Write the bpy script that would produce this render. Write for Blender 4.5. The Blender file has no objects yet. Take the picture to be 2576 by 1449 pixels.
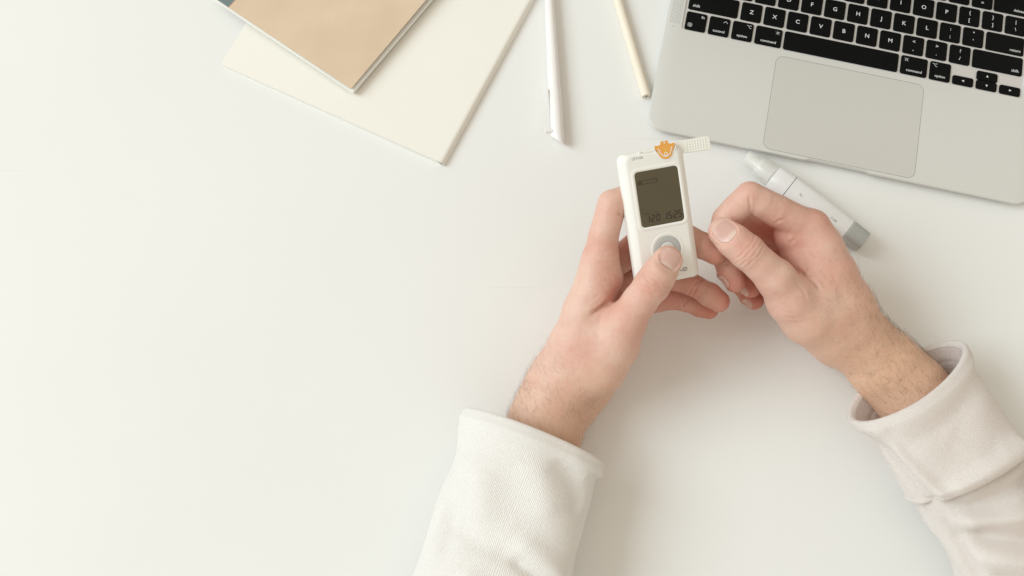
import bpy, math, random
import numpy as np
from mathutils import Vector, Matrix
from mathutils.bvhtree import BVHTree

# ------------------------------------------------------------------ camera, light, exposure
S = bpy.context.scene
COL = S.collection
random.seed(7)
RNG = np.random.default_rng(11)
CAM_H = 752.0          # camera height above the table, millimetres
FPX = 2612.0           # focal length in pixels of a 2576 wide frame
_t, _r = math.radians(16.0), math.radians(-2.0)      # pitched towards the far side of the desk
CAM_R = np.array([[math.cos(_r), 0, math.sin(_r)], [0, 1, 0], [-math.sin(_r), 0, math.cos(_r)]]) @ \
        np.array([[1, 0, 0], [0, math.cos(_t), -math.sin(_t)], [0, math.sin(_t), math.cos(_t)]])

cam_d = bpy.data.cameras.new("camera")
cam_d.sensor_width = 36.0
cam_d.lens = 36.0 * FPX / 2576.0
cam_d.clip_start = 0.01
cam_d.clip_end = 50.0
cam = bpy.data.objects.new("camera", cam_d)
COL.objects.link(cam)
_m = Matrix(CAM_R.tolist()).to_4x4()
_m.translation = (0, 0, CAM_H / 1000)
cam.matrix_world = _m
S.camera = cam

world = bpy.data.worlds.new("World")
S.world = world
world.use_nodes = True
bg = world.node_tree.nodes["Background"]
bg.inputs[0].default_value = (1.0, 0.915, 0.775, 1)
bg.inputs[1].default_value = 0.68

ld = bpy.data.lights.new("window_light", 'AREA')
ld.shape = 'RECTANGLE'
ld.size = 4.2
ld.size_y = 3.3
ld.energy = 330
ld.color = (0.81, 0.935, 1.0)
lo = bpy.data.objects.new("window_light", ld)
COL.objects.link(lo)
lo.location = (-5.0, 0.40, 4.0)
lo.rotation_euler = (Vector((0.05, 0.22, 0)) - lo.location).to_track_quat('-Z', 'Y').to_euler()

S.view_settings.view_transform = 'Standard'
S.view_settings.look = 'None'
S.view_settings.gamma = 1.0
S.view_settings.exposure = 0.0
S.view_settings.use_curve_mapping = False
S.cycles.max_bounces = 10
S.cycles.use_denoising = True

# ------------------------------------------------------------------ helpers
def ray(u, v):
    return CAM_R @ np.array([(u - 1288.0) / FPX, -(v - 724.5) / FPX, -1.0])
def P(u, v, z=0.0):
    """a point of the place (mm) measured on the photo grid at a chosen height"""
    d = ray(u, v)
    return np.array([0, 0, CAM_H]) + d * ((CAM_H - z) / -d[2])
def mm_per_px(X):
    return float(-(CAM_R.T @ (X - np.array([0, 0, CAM_H])))[2]) / FPX

def tag(o, label=None, cat=None, group=None, kind=None):
    if label: o["label"] = label
    if cat: o["category"] = cat
    if group: o["group"] = group
    if kind: o["kind"] = kind
    return o

def empty(name, loc_mm=(0, 0, 0), rot=(0, 0, 0)):
    o = bpy.data.objects.new(name, None)
    o.empty_display_size = 0.01
    COL.objects.link(o)
    o.location = [c / 1000 for c in loc_mm]
    o.rotation_euler = rot
    return o

def link(name, me, mat=None, parent=None, loc_mm=None):
    o = bpy.data.objects.new(name, me)
    COL.objects.link(o)
    if mat is not None and len(me.materials) == 0:
        me.materials.append(mat)
    if parent is not None:
        o.parent = parent
    if loc_mm is not None:
        o.location = [c / 1000 for c in loc_mm]
    return o

def mesh(name, verts, faces, mat=None, parent=None, smooth=False, loc_mm=None, autos=None):
    me = bpy.data.meshes.new(name)
    v = np.asarray(verts, dtype=np.float64) / 1000.0
    me.from_pydata(v.tolist(), [], [list(map(int, f)) for f in faces])
    me.update()
    if smooth:
        me.polygons.foreach_set('use_smooth', [True] * len(me.polygons))
        if autos is not None:
            me.set_sharp_from_angle(angle=math.radians(autos))
    return link(name, me, mat, parent, loc_mm)

def rr(w, h, r, n=6, cx=0, cy=0):
    """rounded rectangle, counter clockwise"""
    pts = []
    for (sx, sy, a0) in ((1, -1, -90), (1, 1, 0), (-1, 1, 90), (-1, -1, 180)):
        for i in range(n + 1):
            a = math.radians(a0 + 90 * i / n)
            pts.append((cx + sx * (w / 2 - r) + r * math.cos(a), cy + sy * (h / 2 - r) + r * math.sin(a)))
    return np.array(pts)

def loft(loops, cap0=True, cap1=True, closed=True):
    """verts/faces bridging loops of equal length"""
    n = len(loops[0])
    V = np.concatenate([np.asarray(l, float) for l in loops])
    F = []
    m = n if closed else n - 1
    for k in range(len(loops) - 1):
        for i in range(m):
            j = (i + 1) % n
            F.append((k * n + i, k * n + j, (k + 1) * n + j, (k + 1) * n + i))
    if cap0: F.append(tuple(range(n - 1, -1, -1)))
    if cap1: F.append(tuple((len(loops) - 1) * n + i for i in range(n)))
    return V, F

def at_z(loop2, z):
    return np.c_[loop2, np.full(len(loop2), z)]

def join(parts):
    V, F, o = [], [], 0
    for v, f in parts:
        V.append(np.asarray(v, float)); F += [tuple(i + o for i in q) for q in f]; o += len(v)
    return np.concatenate(V), F

def box(x0, x1, y0, y1, z0, z1):
    return loft([np.array([(x0, y0, z), (x1, y0, z), (x1, y1, z), (x0, y1, z)]) for z in (z0, z1)])

def lathe(profile, n=32, a0=0.0):
    """profile of (x along axis, radius); axis is +X"""
    loops = []
    for x, r in profile:
        a = np.linspace(0, 2 * math.pi, n, endpoint=False) + a0
        loops.append(np.c_[np.full(n, x), r * np.cos(a), r * np.sin(a)])
    return loft(loops)

def stroke(lines, w, z=0.0):
    """flat strokes along polylines (for printed marks)"""
    parts = []
    for ln in lines:
        ln = np.asarray(ln, float)
        for a, b in zip(ln[:-1], ln[1:]):
            d = b - a; L = np.hypot(*d)
            if L < 1e-6: continue
            d = d / L; nrm = np.array([-d[1], d[0]]) * w / 2; e = d * w * 0.35
            q = [a - e + nrm, a - e - nrm, b + e - nrm, b + e + nrm]
            parts.append((np.array([(p[0], p[1], z) for p in q]), [(0, 1, 2, 3)]))
    return join(parts)

def disc(cx, cy, r, z=0.0, n=16, r0=0.0):
    a = np.linspace(0, 2 * math.pi, n, endpoint=False)
    o = np.c_[cx + r * np.cos(a), cy + r * np.sin(a), np.full(n, z)]
    if r0 <= 0:
        return o, [tuple(range(n))]
    i = np.c_[cx + r0 * np.cos(a), cy + r0 * np.sin(a), np.full(n, z)]
    return np.concatenate([o, i]), [(k, (k + 1) % n, n + (k + 1) % n, n + k) for k in range(n)]

_txt = {}
def text_geo(s, size, cx=0, cy=0, z=0.0, shear=0.0, align='CENTER', bold=0.0):
    """outline of lettering as flat geometry, mm; cap height about 0.7 size"""
    key = (s, bold)
    if key not in _txt:
        cu = bpy.data.curves.new("t", 'FONT'); cu.body = s; cu.align_x = 'LEFT'; cu.size = 1.0
        cu.resolution_u = 3; cu.offset = bold
        ob = bpy.data.objects.new("t", cu); COL.objects.link(ob)
        bpy.context.view_layer.update()
        me = bpy.data.meshes.new_from_object(ob.evaluated_get(bpy.context.evaluated_depsgraph_get()))
        V = np.array([tuple(v.co) for v in me.vertices]).reshape(-1, 3)
        F = [tuple(p.vertices) for p in me.polygons]
        bpy.data.objects.remove(ob); bpy.data.curves.remove(cu); bpy.data.meshes.remove(me)
        _txt[key] = (V, F)
    V, F = _txt[key]
    V = V.copy()
    if len(V) == 0: return V, F
    lo_, hi_ = V[:, 0].min(), V[:, 0].max()
    ylo, yhi = V[:, 1].min(), V[:, 1].max()
    if align == 'CENTER': V[:, 0] -= (lo_ + hi_) / 2
    elif align == 'RIGHT': V[:, 0] -= hi_
    else: V[:, 0] -= lo_
    V[:, 0] += shear * V[:, 1]
    V *= size
    V[:, 0] += cx; V[:, 1] += cy; V[:, 2] = z
    return V, F

# ------------------------------------------------------------------ materials
def mat_base(name, color, rough=0.5, metal=0.0, spec=0.5, **kw):
    m = bpy.data.materials.new(name); m.use_nodes = True
    b = m.node_tree.nodes["Principled BSDF"]
    b.inputs["Base Color"].default_value = (*color, 1)
    b.inputs["Roughness"].default_value = rough
    b.inputs["Metallic"].default_value = metal
    b.inputs["Specular IOR Level"].default_value = spec
    for k, v in kw.items():
        b.inputs[k].default_value = v
    return m, m.node_tree, b

def N(nt, t, **kw):
    n = nt.nodes.new(t)
    for k, v in kw.items(): setattr(n, k, v)
    return n

def mottled(name, c1, c2, scale, rough=0.5, bump=0.0, bscale=None, metal=0.0, spec=0.5, detail=4, **kw):
    m, nt, b = mat_base(name, c1, rough, metal, spec, **kw)
    tc = N(nt, 'ShaderNodeTexCoord')
    no = N(nt, 'ShaderNodeTexNoise'); no.inputs['Scale'].default_value = scale; no.inputs['Detail'].default_value = detail
    nt.links.new(tc.outputs['Object'], no.inputs['Vector'])
    mx = N(nt, 'ShaderNodeMix', data_type='RGBA')
    mr = N(nt, 'ShaderNodeMapRange'); mr.inputs[1].default_value = 0.3; mr.inputs[2].default_value = 0.7
    nt.links.new(no.outputs['Fac'], mr.inputs[0])
    nt.links.new(mr.outputs[0], mx.inputs[0])
    mx.inputs[6].default_value = (*c1, 1); mx.inputs[7].default_value = (*c2, 1)
    nt.links.new(mx.outputs[2], b.inputs['Base Color'])
    if bump > 0:
        n2 = N(nt, 'ShaderNodeTexNoise'); n2.inputs['Scale'].default_value = bscale or scale * 6; n2.inputs['Detail'].default_value = 3
        nt.links.new(tc.outputs['Object'], n2.inputs['Vector'])
        bp = N(nt, 'ShaderNodeBump'); bp.inputs['Strength'].default_value = 1.0; bp.inputs['Distance'].default_value = bump / 1000
        nt.links.new(n2.outputs['Fac'], bp.inputs['Height'])
        nt.links.new(bp.outputs[0], b.inputs['Normal'])
    return m

M = {}
M['table'] = mottled('white_laminate', (0.83, 0.825, 0.80), (0.81, 0.805, 0.78), 5, rough=0.38, bump=0.02, bscale=300, spec=0.35)
def table_marks(m):
    nt = m.node_tree; b = nt.nodes["Principled BSDF"]
    src = b.inputs['Base Color'].links[0].from_socket
    tc = N(nt, 'ShaderNodeTexCoord')
    v = N(nt, 'ShaderNodeTexVoronoi'); v.inputs['Scale'].default_value = 38; v.inputs['Randomness'].default_value = 1.0
    nt.links.new(tc.outputs['Object'], v.inputs['Vector'])
    lt = N(nt, 'ShaderNodeMapRange'); lt.inputs[1].default_value = 0.028; lt.inputs[2].default_value = 0.012; lt.inputs[3].default_value = 0.0; lt.inputs[4].default_value = 0.35
    nt.links.new(v.outputs['Distance'], lt.inputs[0])
    n = N(nt, 'ShaderNodeTexNoise'); n.inputs['Scale'].default_value = 9; nt.links.new(tc.outputs['Object'], n.inputs['Vector'])
    g = N(nt, 'ShaderNodeMapRange'); g.inputs[1].default_value = 0.52; g.inputs[2].default_value = 0.62
    nt.links.new(n.outputs['Fac'], g.inputs[0])
    mu = N(nt, 'ShaderNodeMath', operation='MULTIPLY'); nt.links.new(lt.outputs[0], mu.inputs[0]); nt.links.new(g.outputs[0], mu.inputs[1])
    mp = N(nt, 'ShaderNodeMapping'); mp.inputs['Rotation'].default_value = (0, 0, 0.9); mp.inputs['Scale'].default_value = (3, 160, 1)
    nt.links.new(tc.outputs['Object'], mp.inputs[0])
    n2 = N(nt, 'ShaderNodeTexNoise'); n2.inputs['Scale'].default_value = 1.6; n2.inputs['Detail'].default_value = 1; nt.links.new(mp.outputs[0], n2.inputs['Vector'])
    sc = N(nt, 'ShaderNodeMapRange'); sc.inputs[1].default_value = 0.76; sc.inputs[2].default_value = 0.80; sc.inputs[4].default_value = 0.10
    nt.links.new(n2.outputs['Fac'], sc.inputs[0])
    ad = N(nt, 'ShaderNodeMath', operation='ADD'); nt.links.new(mu.outputs[0], ad.inputs[0]); nt.links.new(sc.outputs[0], ad.inputs[1])
    mx = N(nt, 'ShaderNodeMix', data_type='RGBA'); nt.links.new(ad.outputs[0], mx.inputs[0]); nt.links.new(src, mx.inputs[6])
    mx.inputs[7].default_value = (0.50, 0.47, 0.42, 1)
    nt.links.new(mx.outputs[2], b.inputs['Base Color'])
table_marks(M['table'])
M['alu'] = mottled('silver_aluminium', (0.73, 0.728, 0.70), (0.715, 0.713, 0.685), 900, rough=0.42, metal=0.35, bump=0.01, bscale=2500, spec=0.4)
M['alu_well'] = mottled('keyboard_deck', (0.70, 0.67, 0.645), (0.68, 0.655, 0.63), 900, rough=0.5, metal=0.35, spec=0.3)
M['trackpad'] = mottled('trackpad_glass', (0.68, 0.675, 0.638), (0.67, 0.665, 0.628), 700, rough=0.36, metal=0.35, spec=0.4)
M['gap'] = mat_base('dark_gap', (0.22, 0.235, 0.235), 0.7)[0]
M['key'] = mottled('black_keycap', (0.0035, 0.0037, 0.0036), (0.0055, 0.0055, 0.0052), 260, rough=0.6, bump=0.01, bscale=1500, spec=0.09)
M['legend'] = mat_base('key_lettering', (0.70, 0.71, 0.70), 0.6, spec=0.1)[0]
M['hole'] = mat_base('grille_hole', (0.17, 0.165, 0.155), 0.8, spec=0.1)[0]
M['screen_black'] = mat_base('screen_black', (0.02, 0.02, 0.022), 0.2)[0]
M['kraft'] = mottled('kraft_cover', (0.715, 0.565, 0.415), (0.66, 0.51, 0.365), 28, rough=0.75, bump=0.05, bscale=700, spec=0.2, detail=6)
M['paper'] = mat_base('white_paper', (0.86, 0.855, 0.82), 0.8, spec=0.2)[0]
M['cover_in'] = mat_base('cover_inside', (0.72, 0.66, 0.58), 0.8, spec=0.2)[0]
M['teal'] = mottled('teal_spine_cloth', (0.19, 0.25, 0.25), (0.16, 0.215, 0.22), 200, rough=0.8, bump=0.05, bscale=900, spec=0.2)
M['red'] = mat_base('red_seam', (0.62, 0.26, 0.20), 0.7)[0]
M['cream'] = mottled('cream_cover', (0.87, 0.84, 0.775), (0.86, 0.83, 0.76), 12, rough=0.62, bump=0.04, bscale=400, spec=0.25)
M['pen'] = mat_base('white_plastic', (0.87, 0.835, 0.815), 0.22, spec=0.5)[0]
M['pen_inside'] = mat_base('pen_shadow_side', (0.80, 0.66, 0.60), 0.5)[0]
M['lead'] = mat_base('graphite', (0.10, 0.13, 0.14), 0.4)[0]
M['meter'] = mottled('meter_plastic', (0.845, 0.825, 0.775), (0.835, 0.815, 0.765), 60, rough=0.42, bump=0.015, bscale=1200, spec=0.4)
M['strip_white'] = mat_base('strip_plastic', (0.86, 0.845, 0.785), 0.4)[0]
M['grey'] = mat_base('grey_plastic', (0.47, 0.47, 0.445), 0.4)[0]
M['button'] = mat_base('button_plastic', (0.66, 0.65, 0.62), 0.35)[0]
M['print_grey'] = mat_base('grey_print', (0.27, 0.28, 0.29), 0.6)[0]
M['print_dark'] = mat_base('dark_print', (0.10, 0.10, 0.105), 0.6)[0]
M['lcd'] = mottled('lcd_glass', (0.098, 0.077, 0.042), (0.086, 0.068, 0.037), 60, rough=0.16, spec=0.45)
M['lcd_seg'] = mat_base('lcd_segment', (0.020, 0.017, 0.010), 0.25)[0]
M['lcd_faint'] = mat_base('lcd_faint_segment', (0.044, 0.035, 0.018), 0.2)[0]
M['orange'] = mottled('orange_film', (0.83, 0.40, 0.085), (0.79, 0.355, 0.06), 80, rough=0.35)
M['yellow'] = mat_base('yellow_dot', (0.78, 0.56, 0.05), 0.5)[0]
M['lancet_white'] = mat_base('lancet_plastic', (0.83, 0.83, 0.82), 0.3, spec=0.5)[0]
M['lancet_grey'] = mat_base('lancet_cap_grey', (0.50, 0.515, 0.50), 0.38, metal=0.15)[0]
M['dot_pale'] = mat_base('pale_dot', (0.50, 0.50, 0.46), 0.6)[0]
M['lancet_dimple'] = mat_base('lancet_cap_dimple', (0.22, 0.235, 0.23), 0.6)[0]
m, nt, b = mat_base('clear_plastic', (0.95, 0.945, 0.90), 0.12, spec=0.5)
b.inputs['Alpha'].default_value = 0.33
M['clear'] = m
m, nt, b = mat_base('hair', (0.19, 0.125, 0.08), 0.5, spec=0.3)
M['hair'] = m

def pencil_mat():
    m, nt, b = mat_base('pale_wood', (0.80, 0.66, 0.47), 0.6, spec=0.25)
    tc = N(nt, 'ShaderNodeTexCoord'); mp = N(nt, 'ShaderNodeMapping'); mp.inputs['Scale'].default_value = (12, 350, 350)
    no = N(nt, 'ShaderNodeTexNoise'); no.inputs['Scale'].default_value = 2.0
    nt.links.new(tc.outputs['Object'], mp.inputs[0]); nt.links.new(mp.outputs[0], no.inputs['Vector'])
    mx = N(nt, 'ShaderNodeMix', data_type='RGBA'); nt.links.new(no.outputs['Fac'], mx.inputs[0])
    mx.inputs[6].default_value = (0.86, 0.785, 0.67, 1); mx.inputs[7].default_value = (0.80, 0.71, 0.58, 1)
    nt.links.new(mx.outputs[2], b.inputs['Base Color'])
    return m
M['wood'] = pencil_mat()

def skin_mat():
    m, nt, b = mat_base('skin', (0.76, 0.54, 0.44), 0.47, spec=0.32)
    b.subsurface_method = 'RANDOM_WALK' if hasattr(b, 'subsurface_method') else b.subsurface_method
    b.inputs['Subsurface Weight'].default_value = 0.2
    b.inputs['Subsurface Radius'].default_value = (1.0, 0.36, 0.20)
    b.inputs['Subsurface Scale'].default_value = 0.0022
    tc = N(nt, 'ShaderNodeTexCoord')
    at = N(nt, 'ShaderNodeAttribute', attribute_name='redness_shade')
    tn = N(nt, 'ShaderNodeAttribute', attribute_name='tan')
    n1 = N(nt, 'ShaderNodeTexNoise'); n1.inputs['Scale'].default_value = 48; n1.inputs['Detail'].default_value = 5
    n1.inputs['Roughness'].default_value = 0.65
    nt.links.new(tc.outputs['Object'], n1.inputs['Vector'])
    mr = N(nt, 'ShaderNodeMapRange'); mr.inputs[1].default_value = 0.3; mr.inputs[2].default_value = 0.72
    mr.inputs[3].default_value = -0.18; mr.inputs[4].default_value = 0.30
    nt.links.new(n1.outputs['Fac'], mr.inputs[0])
    ad = N(nt, 'ShaderNodeMath', operation='ADD'); ad.use_clamp = True
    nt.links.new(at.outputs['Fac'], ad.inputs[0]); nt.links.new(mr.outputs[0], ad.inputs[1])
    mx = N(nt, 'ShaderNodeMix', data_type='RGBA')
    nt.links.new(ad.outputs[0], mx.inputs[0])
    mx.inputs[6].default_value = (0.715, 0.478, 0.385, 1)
    mx.inputs[7].default_value = (0.580, 0.225, 0.165, 1)  # blush of tips and knuckles, plus painted shade between the fingers
    m2 = N(nt, 'ShaderNodeMix', data_type='RGBA')
    nt.links.new(tn.outputs['Fac'], m2.inputs[0])
    nt.links.new(mx.outputs[2], m2.inputs[6])
    m2.inputs[7].default_value = (0.690, 0.430, 0.285, 1)
    nt.links.new(m2.outputs[2], b.inputs['Base Color'])
    # fine relief
    v = N(nt, 'ShaderNodeTexVoronoi'); v.inputs['Scale'].default_value = 620; v.feature = 'DISTANCE_TO_EDGE'
    nt.links.new(tc.outputs['Object'], v.inputs['Vector'])
    n2 = N(nt, 'ShaderNodeTexNoise'); n2.inputs['Scale'].default_value = 260; n2.inputs['Detail'].default_value = 4
    nt.links.new(tc.outputs['Object'], n2.inputs['Vector'])
    a2 = N(nt, 'ShaderNodeMath', operation='MULTIPLY_ADD'); a2.inputs[1].default_value = 0.5
    nt.links.new(v.outputs['Distance'], a2.inputs[0]); nt.links.new(n2.outputs['Fac'], a2.inputs[2])
    bp = N(nt, 'ShaderNodeBump'); bp.inputs['Strength'].default_value = 0.75; bp.inputs['Distance'].default_value = 0.00050
    nt.links.new(a2.outputs[0], bp.inputs['Height']); nt.links.new(bp.outputs[0], b.inputs['Normal'])
    return m
M['skin'] = skin_mat()

def nail_mat():
    m, nt, b = mat_base('fingernail', (0.80, 0.55, 0.49), 0.30, spec=0.45)
    b.inputs['Subsurface Weight'].default_value = 0.3
    b.inputs['Subsurface Radius'].default_value = (1.0, 0.4, 0.3)
    b.inputs['Subsurface Scale'].default_value = 0.0015
    at = N(nt, 'ShaderNodeAttribute', attribute_name='pale')
    mx = N(nt, 'ShaderNodeMix', data_type='RGBA'); nt.links.new(at.outputs['Fac'], mx.inputs[0])
    mx.inputs[6].default_value = (0.66, 0.42, 0.355, 1); mx.inputs[7].default_value = (0.76, 0.60, 0.51, 1)
    nt.links.new(mx.outputs[2], b.inputs['Base Color'])
    return m
M['nail'] = nail_mat()

def knit_mat(name, c1, c2, rib=False, rot=14):
    m, nt, b = mat_base(name, c1, 0.92, spec=0.12)
    b.inputs['Sheen Weight'].default_value = 0.25
    b.inputs['Sheen Roughness'].default_value = 0.6
    uv = N(nt, 'ShaderNodeUVMap', uv_map='fabric')
    mp = N(nt, 'ShaderNodeMapping'); mp.inputs['Rotation'].default_value = (0, 0, math.radians(0 if rib else rot))
    nt.links.new(uv.outputs[0], mp.inputs[0])
    tc = N(nt, 'ShaderNodeTexCoord')
    w = N(nt, 'ShaderNodeTexWave'); w.wave_type = 'BANDS'; w.bands_direction = 'Y' if not rib else 'Y'
    w.inputs['Scale'].default_value = (390 if not rib else 170); w.inputs['Distortion'].default_value = 2.6
    w.inputs['Detail'].default_value = 2; w.inputs['Detail Scale'].default_value = 2.5
    nt.links.new(mp.outputs[0], w.inputs['Vector'])
    n1 = N(nt, 'ShaderNodeTexNoise'); n1.inputs['Scale'].default_value = 700; n1.inputs['Detail'].default_value = 3
    nt.links.new(tc.outputs['Object'], n1.inputs['Vector'])
    n3 = N(nt, 'ShaderNodeTexNoise'); n3.inputs['Scale'].default_value = 40; n3.inputs['Detail'].default_value = 3
    nt.links.new(tc.outputs['Object'], n3.inputs['Vector'])
    s = N(nt, 'ShaderNodeMath', operation='MULTIPLY_ADD'); s.inputs[1].default_value = 0.5
    nt.links.new(w.outputs['Fac'], s.inputs[0]); nt.links.new(n1.outputs['Fac'], s.inputs[2])
    mx = N(nt, 'ShaderNodeMix', data_type='RGBA')
    mr = N(nt, 'ShaderNodeMapRange'); mr.inputs[1].default_value = 0.35; mr.inputs[2].default_value = 1.25
    nt.links.new(s.outputs[0], mr.inputs[0]); nt.links.new(mr.outputs[0], mx.inputs[0])
    mx.inputs[6].default_value = (*c2, 1); mx.inputs[7].default_value = (*c1, 1)
    nt.links.new(mx.outputs[2], b.inputs['Base Color'])
    h = N(nt, 'ShaderNodeMath', operation='MULTIPLY_ADD'); h.inputs[1].default_value = 1.5
    nt.links.new(n3.outputs['Fac'], h.inputs[0]); nt.links.new(s.outputs[0], h.inputs[2])
    bp = N(nt, 'ShaderNodeBump'); bp.inputs['Strength'].default_value = 0.8; bp.inputs['Distance'].default_value = 0.00045
    nt.links.new(h.outputs[0], bp.inputs['Height']); nt.links.new(bp.outputs[0], b.inputs['Normal'])
    return m
M['knit'] = knit_mat('oatmeal_knit', (0.85, 0.79, 0.745), (0.715, 0.645, 0.60))
M['knit_left_lit'] = knit_mat('oatmeal_knit_lit', (0.89, 0.86, 0.825), (0.785, 0.75, 0.71), rot=-5)  # same yarn, lightened: window light on the left sleeve put into its colour
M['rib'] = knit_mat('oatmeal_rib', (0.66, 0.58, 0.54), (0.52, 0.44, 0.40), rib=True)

# ------------------------------------------------------------------ the table
v = [(-2600, -2200, 0), (2600, -2200, 0), (2600, 2200, 0), (-2600, 2200, 0)]
tag(mesh('table_top', v, [(0, 1, 2, 3)], M['table']), kind='structure')

# ------------------------------------------------------------------ laptop
LAP_A = math.radians(-11.85)
LZ = 9.0
lap = empty('laptop', (131.1, 345.6, 0), (0, 0, LAP_A))
tag(lap, 'open silver laptop with black keys in the top right corner', 'laptop')
LW, LD = 304.0, 212.0

def lap_loop(inset, z, r, notch=0.0):
    pts = []
    w, h = LW - 2 * inset, LD - 2 * inset
    base = rr(w, h, r, 10, LW / 2, LD / 2)
    # densify the front edge: insert points between last corner (bottom-left end) and first (bottom-right start)
    a, b_ = base[-1], base[0]
    for p in base: pts.append(tuple(p))
    for i in range(1, 120):
        x = a[0] + (b_[0] - a[0]) * i / 120
        y = a[1]
        if notch:
            t = min(max((x - 126.0) / 4.0, 0), 1) * min(max((178 - x) / 4.0, 0), 1)
            t = t * t * (3 - 2 * t)
            y += notch * t
        pts.append((x, y))
    return at_z(np.array(pts), z)
def well_loop(inset, z):
    base = rr(278.4 - 2 * inset, 112.0 - 2 * inset, 3.5, 10, 152.2, 91.0 + 112.0 / 2)
    a, b_ = base[-1], base[0]
    ex = [(a[0] + (b_[0] - a[0]) * i / 120, a[1]) for i in range(1, 120)]
    return at_z(np.array(list(map(tuple, base)) + ex), z)
loops = [lap_loop(9, 0.8, 10), lap_loop(5, 1.4, 11), lap_loop(2.0, 3.0, 12, 0.6), lap_loop(0.5, 5.4, 12.5, 1.0), lap_loop(0.0, 7.2, 13, 1.4),
         lap_loop(0.0, 8.4, 13, 1.6), lap_loop(0.25, 8.85, 13, 1.6), lap_loop(0.6, LZ, 13, 1.6),
         well_loop(0, LZ), well_loop(0.15, LZ - 0.15), well_loop(0.5, LZ - 0.9)]
V, F = loft(loops, cap0=True, cap1=False)
mesh('body', V, F, M['alu'], lap, smooth=True, autos=25)
V, F = loft([well_loop(0.3, LZ - 1.4), well_loop(0.3, LZ - 0.85)])
mesh('keyboard_deck', V, F, M['alu_well'], lap)
TPX, TPY, TPW, TPH = 152.4, 43.9, 119.8, 82.2
V, F = loft([at_z(rr(TPW + 0.6, TPH + 0.6, 6.3, 8, TPX, TPY), z) for z in (LZ - 0.2, LZ + 0.04)])
mesh('trackpad_gap', V, F, M['gap'], lap)
V, F = loft([at_z(rr(TPW, TPH, 6, 8, TPX, TPY), LZ - 0.1), at_z(rr(TPW, TPH, 6, 8, TPX, TPY), LZ + 0.07), at_z(rr(TPW - .3, TPH - .3, 5.9, 8, TPX, TPY), LZ + 0.10)])
mesh('trackpad', V, F, M['trackpad'], lap)
# speaker grilles: rows of tiny holes
parts = []
for gx in (3.2, 294.4):
    for i in range(7):
        for j in range(88):
            parts.append(disc(gx + i * 1.25, 95.8 + j * 1.25 + 0.25 * (i % 2), 0.27, LZ + 0.03, 6))
V, F = join(parts)
tag(mesh('speaker_grille', V, F, M['hole'], lap), kind='stuff')
V, F = disc(6.4, 92.2, 0.4, LZ + 0.03, 10)
mesh('microphone_hole', V, F, M['hole'], lap)
for k, (fx, fy) in enumerate(((14, 14), (290, 14), (14, 198), (290, 198))):
    V, F = loft([at_z(rr(12, 12, 5.9, 6, fx, fy), z) for z in (0, 1.2)])
    mesh('rubber_foot', V, F, M['gap'], lap)

KZ = LZ + 0.25
_km = {}
def key(cx, cy, w=16.9, h=16.5, legend=None):
    kk = (round(w, 2), round(h, 2))
    if kk not in _km:
        lp = [at_z(rr(w, h, 1.7, 4), -1.3), at_z(rr(w, h, 1.7, 4), -0.42), at_z(rr(w - .18, h - .18, 1.65, 4), -0.18), at_z(rr(w - .6, h - .6, 1.5, 4), -0.03), at_z(rr(w - 1.6, h - 1.6, 1.2, 4), 0.0)]
        Vk, Fk = loft(lp)
        me = bpy.data.meshes.new('key')
        me.from_pydata((Vk / 1000).tolist(), [], Fk); me.materials.append(M['key'])
        me.polygons.foreach_set('use_smooth', [True] * len(me.polygons)); me.set_sharp_from_angle(angle=math.radians(40))
        _km[kk] = me
    o = link('key', _km[kk], None, lap, (cx, cy, KZ))
    if legend is not None:
        Vl, Fl = legend
        Vl = np.array(Vl, float); Vl[:, 2] = 0.03
        mesh('lettering', Vl, Fl, M['legend'], o)
    return o

def letter(ch): return text_geo(ch, 5.0, 0, -1.75, bold=0.012)
def two(a, b_): return join([text_geo(a, 4.3, 0, 1.9, bold=0.01), text_geo(b_, 4.3, 0, -4.9, bold=0.01)])
def word(s, cx, cy, align='CENTER', size=3.25): return text_geo(s, size, cx, cy, align=align, bold=0.010)
def cmd_sym(cx, cy, s=1.0):
    L = [[(-1, -1.75), (-1, 1.75)], [(1, -1.75), (1, 1.75)], [(-1.75, -1), (1.75, -1)], [(-1.75, 1), (1.75, 1)]]
    for sx in (-1, 1):
        for sy in (-1, 1):
            # three quarter loop at each corner
            c = (sx * 1.75, sy * 1.75); pts = []
            a0 = math.atan2(0, -sx); 
            for i in range(13):
                t = i / 12 * 1.5 * math.pi
                # begin at inner x side, end at inner y side
                ang0 = math.pi if sx > 0 else 0
                ang1 = -math.pi / 2 if sy > 0 else math.pi / 2
                dirn = -1 if sx * sy > 0 else 1
                ang = ang0 + dirn * t
                pts.append((c[0] + 0.75 * math.cos(ang), c[1] + 0.75 * math.sin(ang)))
            L.append(pts)
    L = [[(cx + x * s * .74, cy + y * s * .74) for x, y in l] for l in L]
    return stroke(L, 0.34)
def opt_sym(cx, cy):
    L = [[(-1.8, 1.2), (-.6, 1.2), (.6, -1.2), (1.8, -1.2)], [(.5, 1.2), (1.8, 1.2)]]
    return stroke([[(cx + x, cy + y) for x, y in l] for l in L], 0.38)
def globe(cx, cy, r=1.9):
    a = np.linspace(0, 2 * math.pi, 25)
    L = [np.c_[cx + r * np.cos(a), cy + r * np.sin(a)], np.c_[cx + .5 * r * np.cos(a), cy + r * np.sin(a)],
         [(cx, cy - r), (cx, cy + r)], [(cx - r, cy), (cx + r, cy)], [(cx - .85 * r, cy + .5 * r), (cx + .85 * r, cy + .5 * r)], [(cx - .85 * r, cy - .5 * r), (cx + .85 * r, cy - .5 * r)]]
    return stroke(L, 0.24)
def tri(rot):
    a = [math.radians(rot + d) for d in (0, 130, 230)]
    return np.array([(1.25 * math.cos(t), 1.25 * math.sin(t), 0) for t in a]), [(0, 1, 2)]

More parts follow.
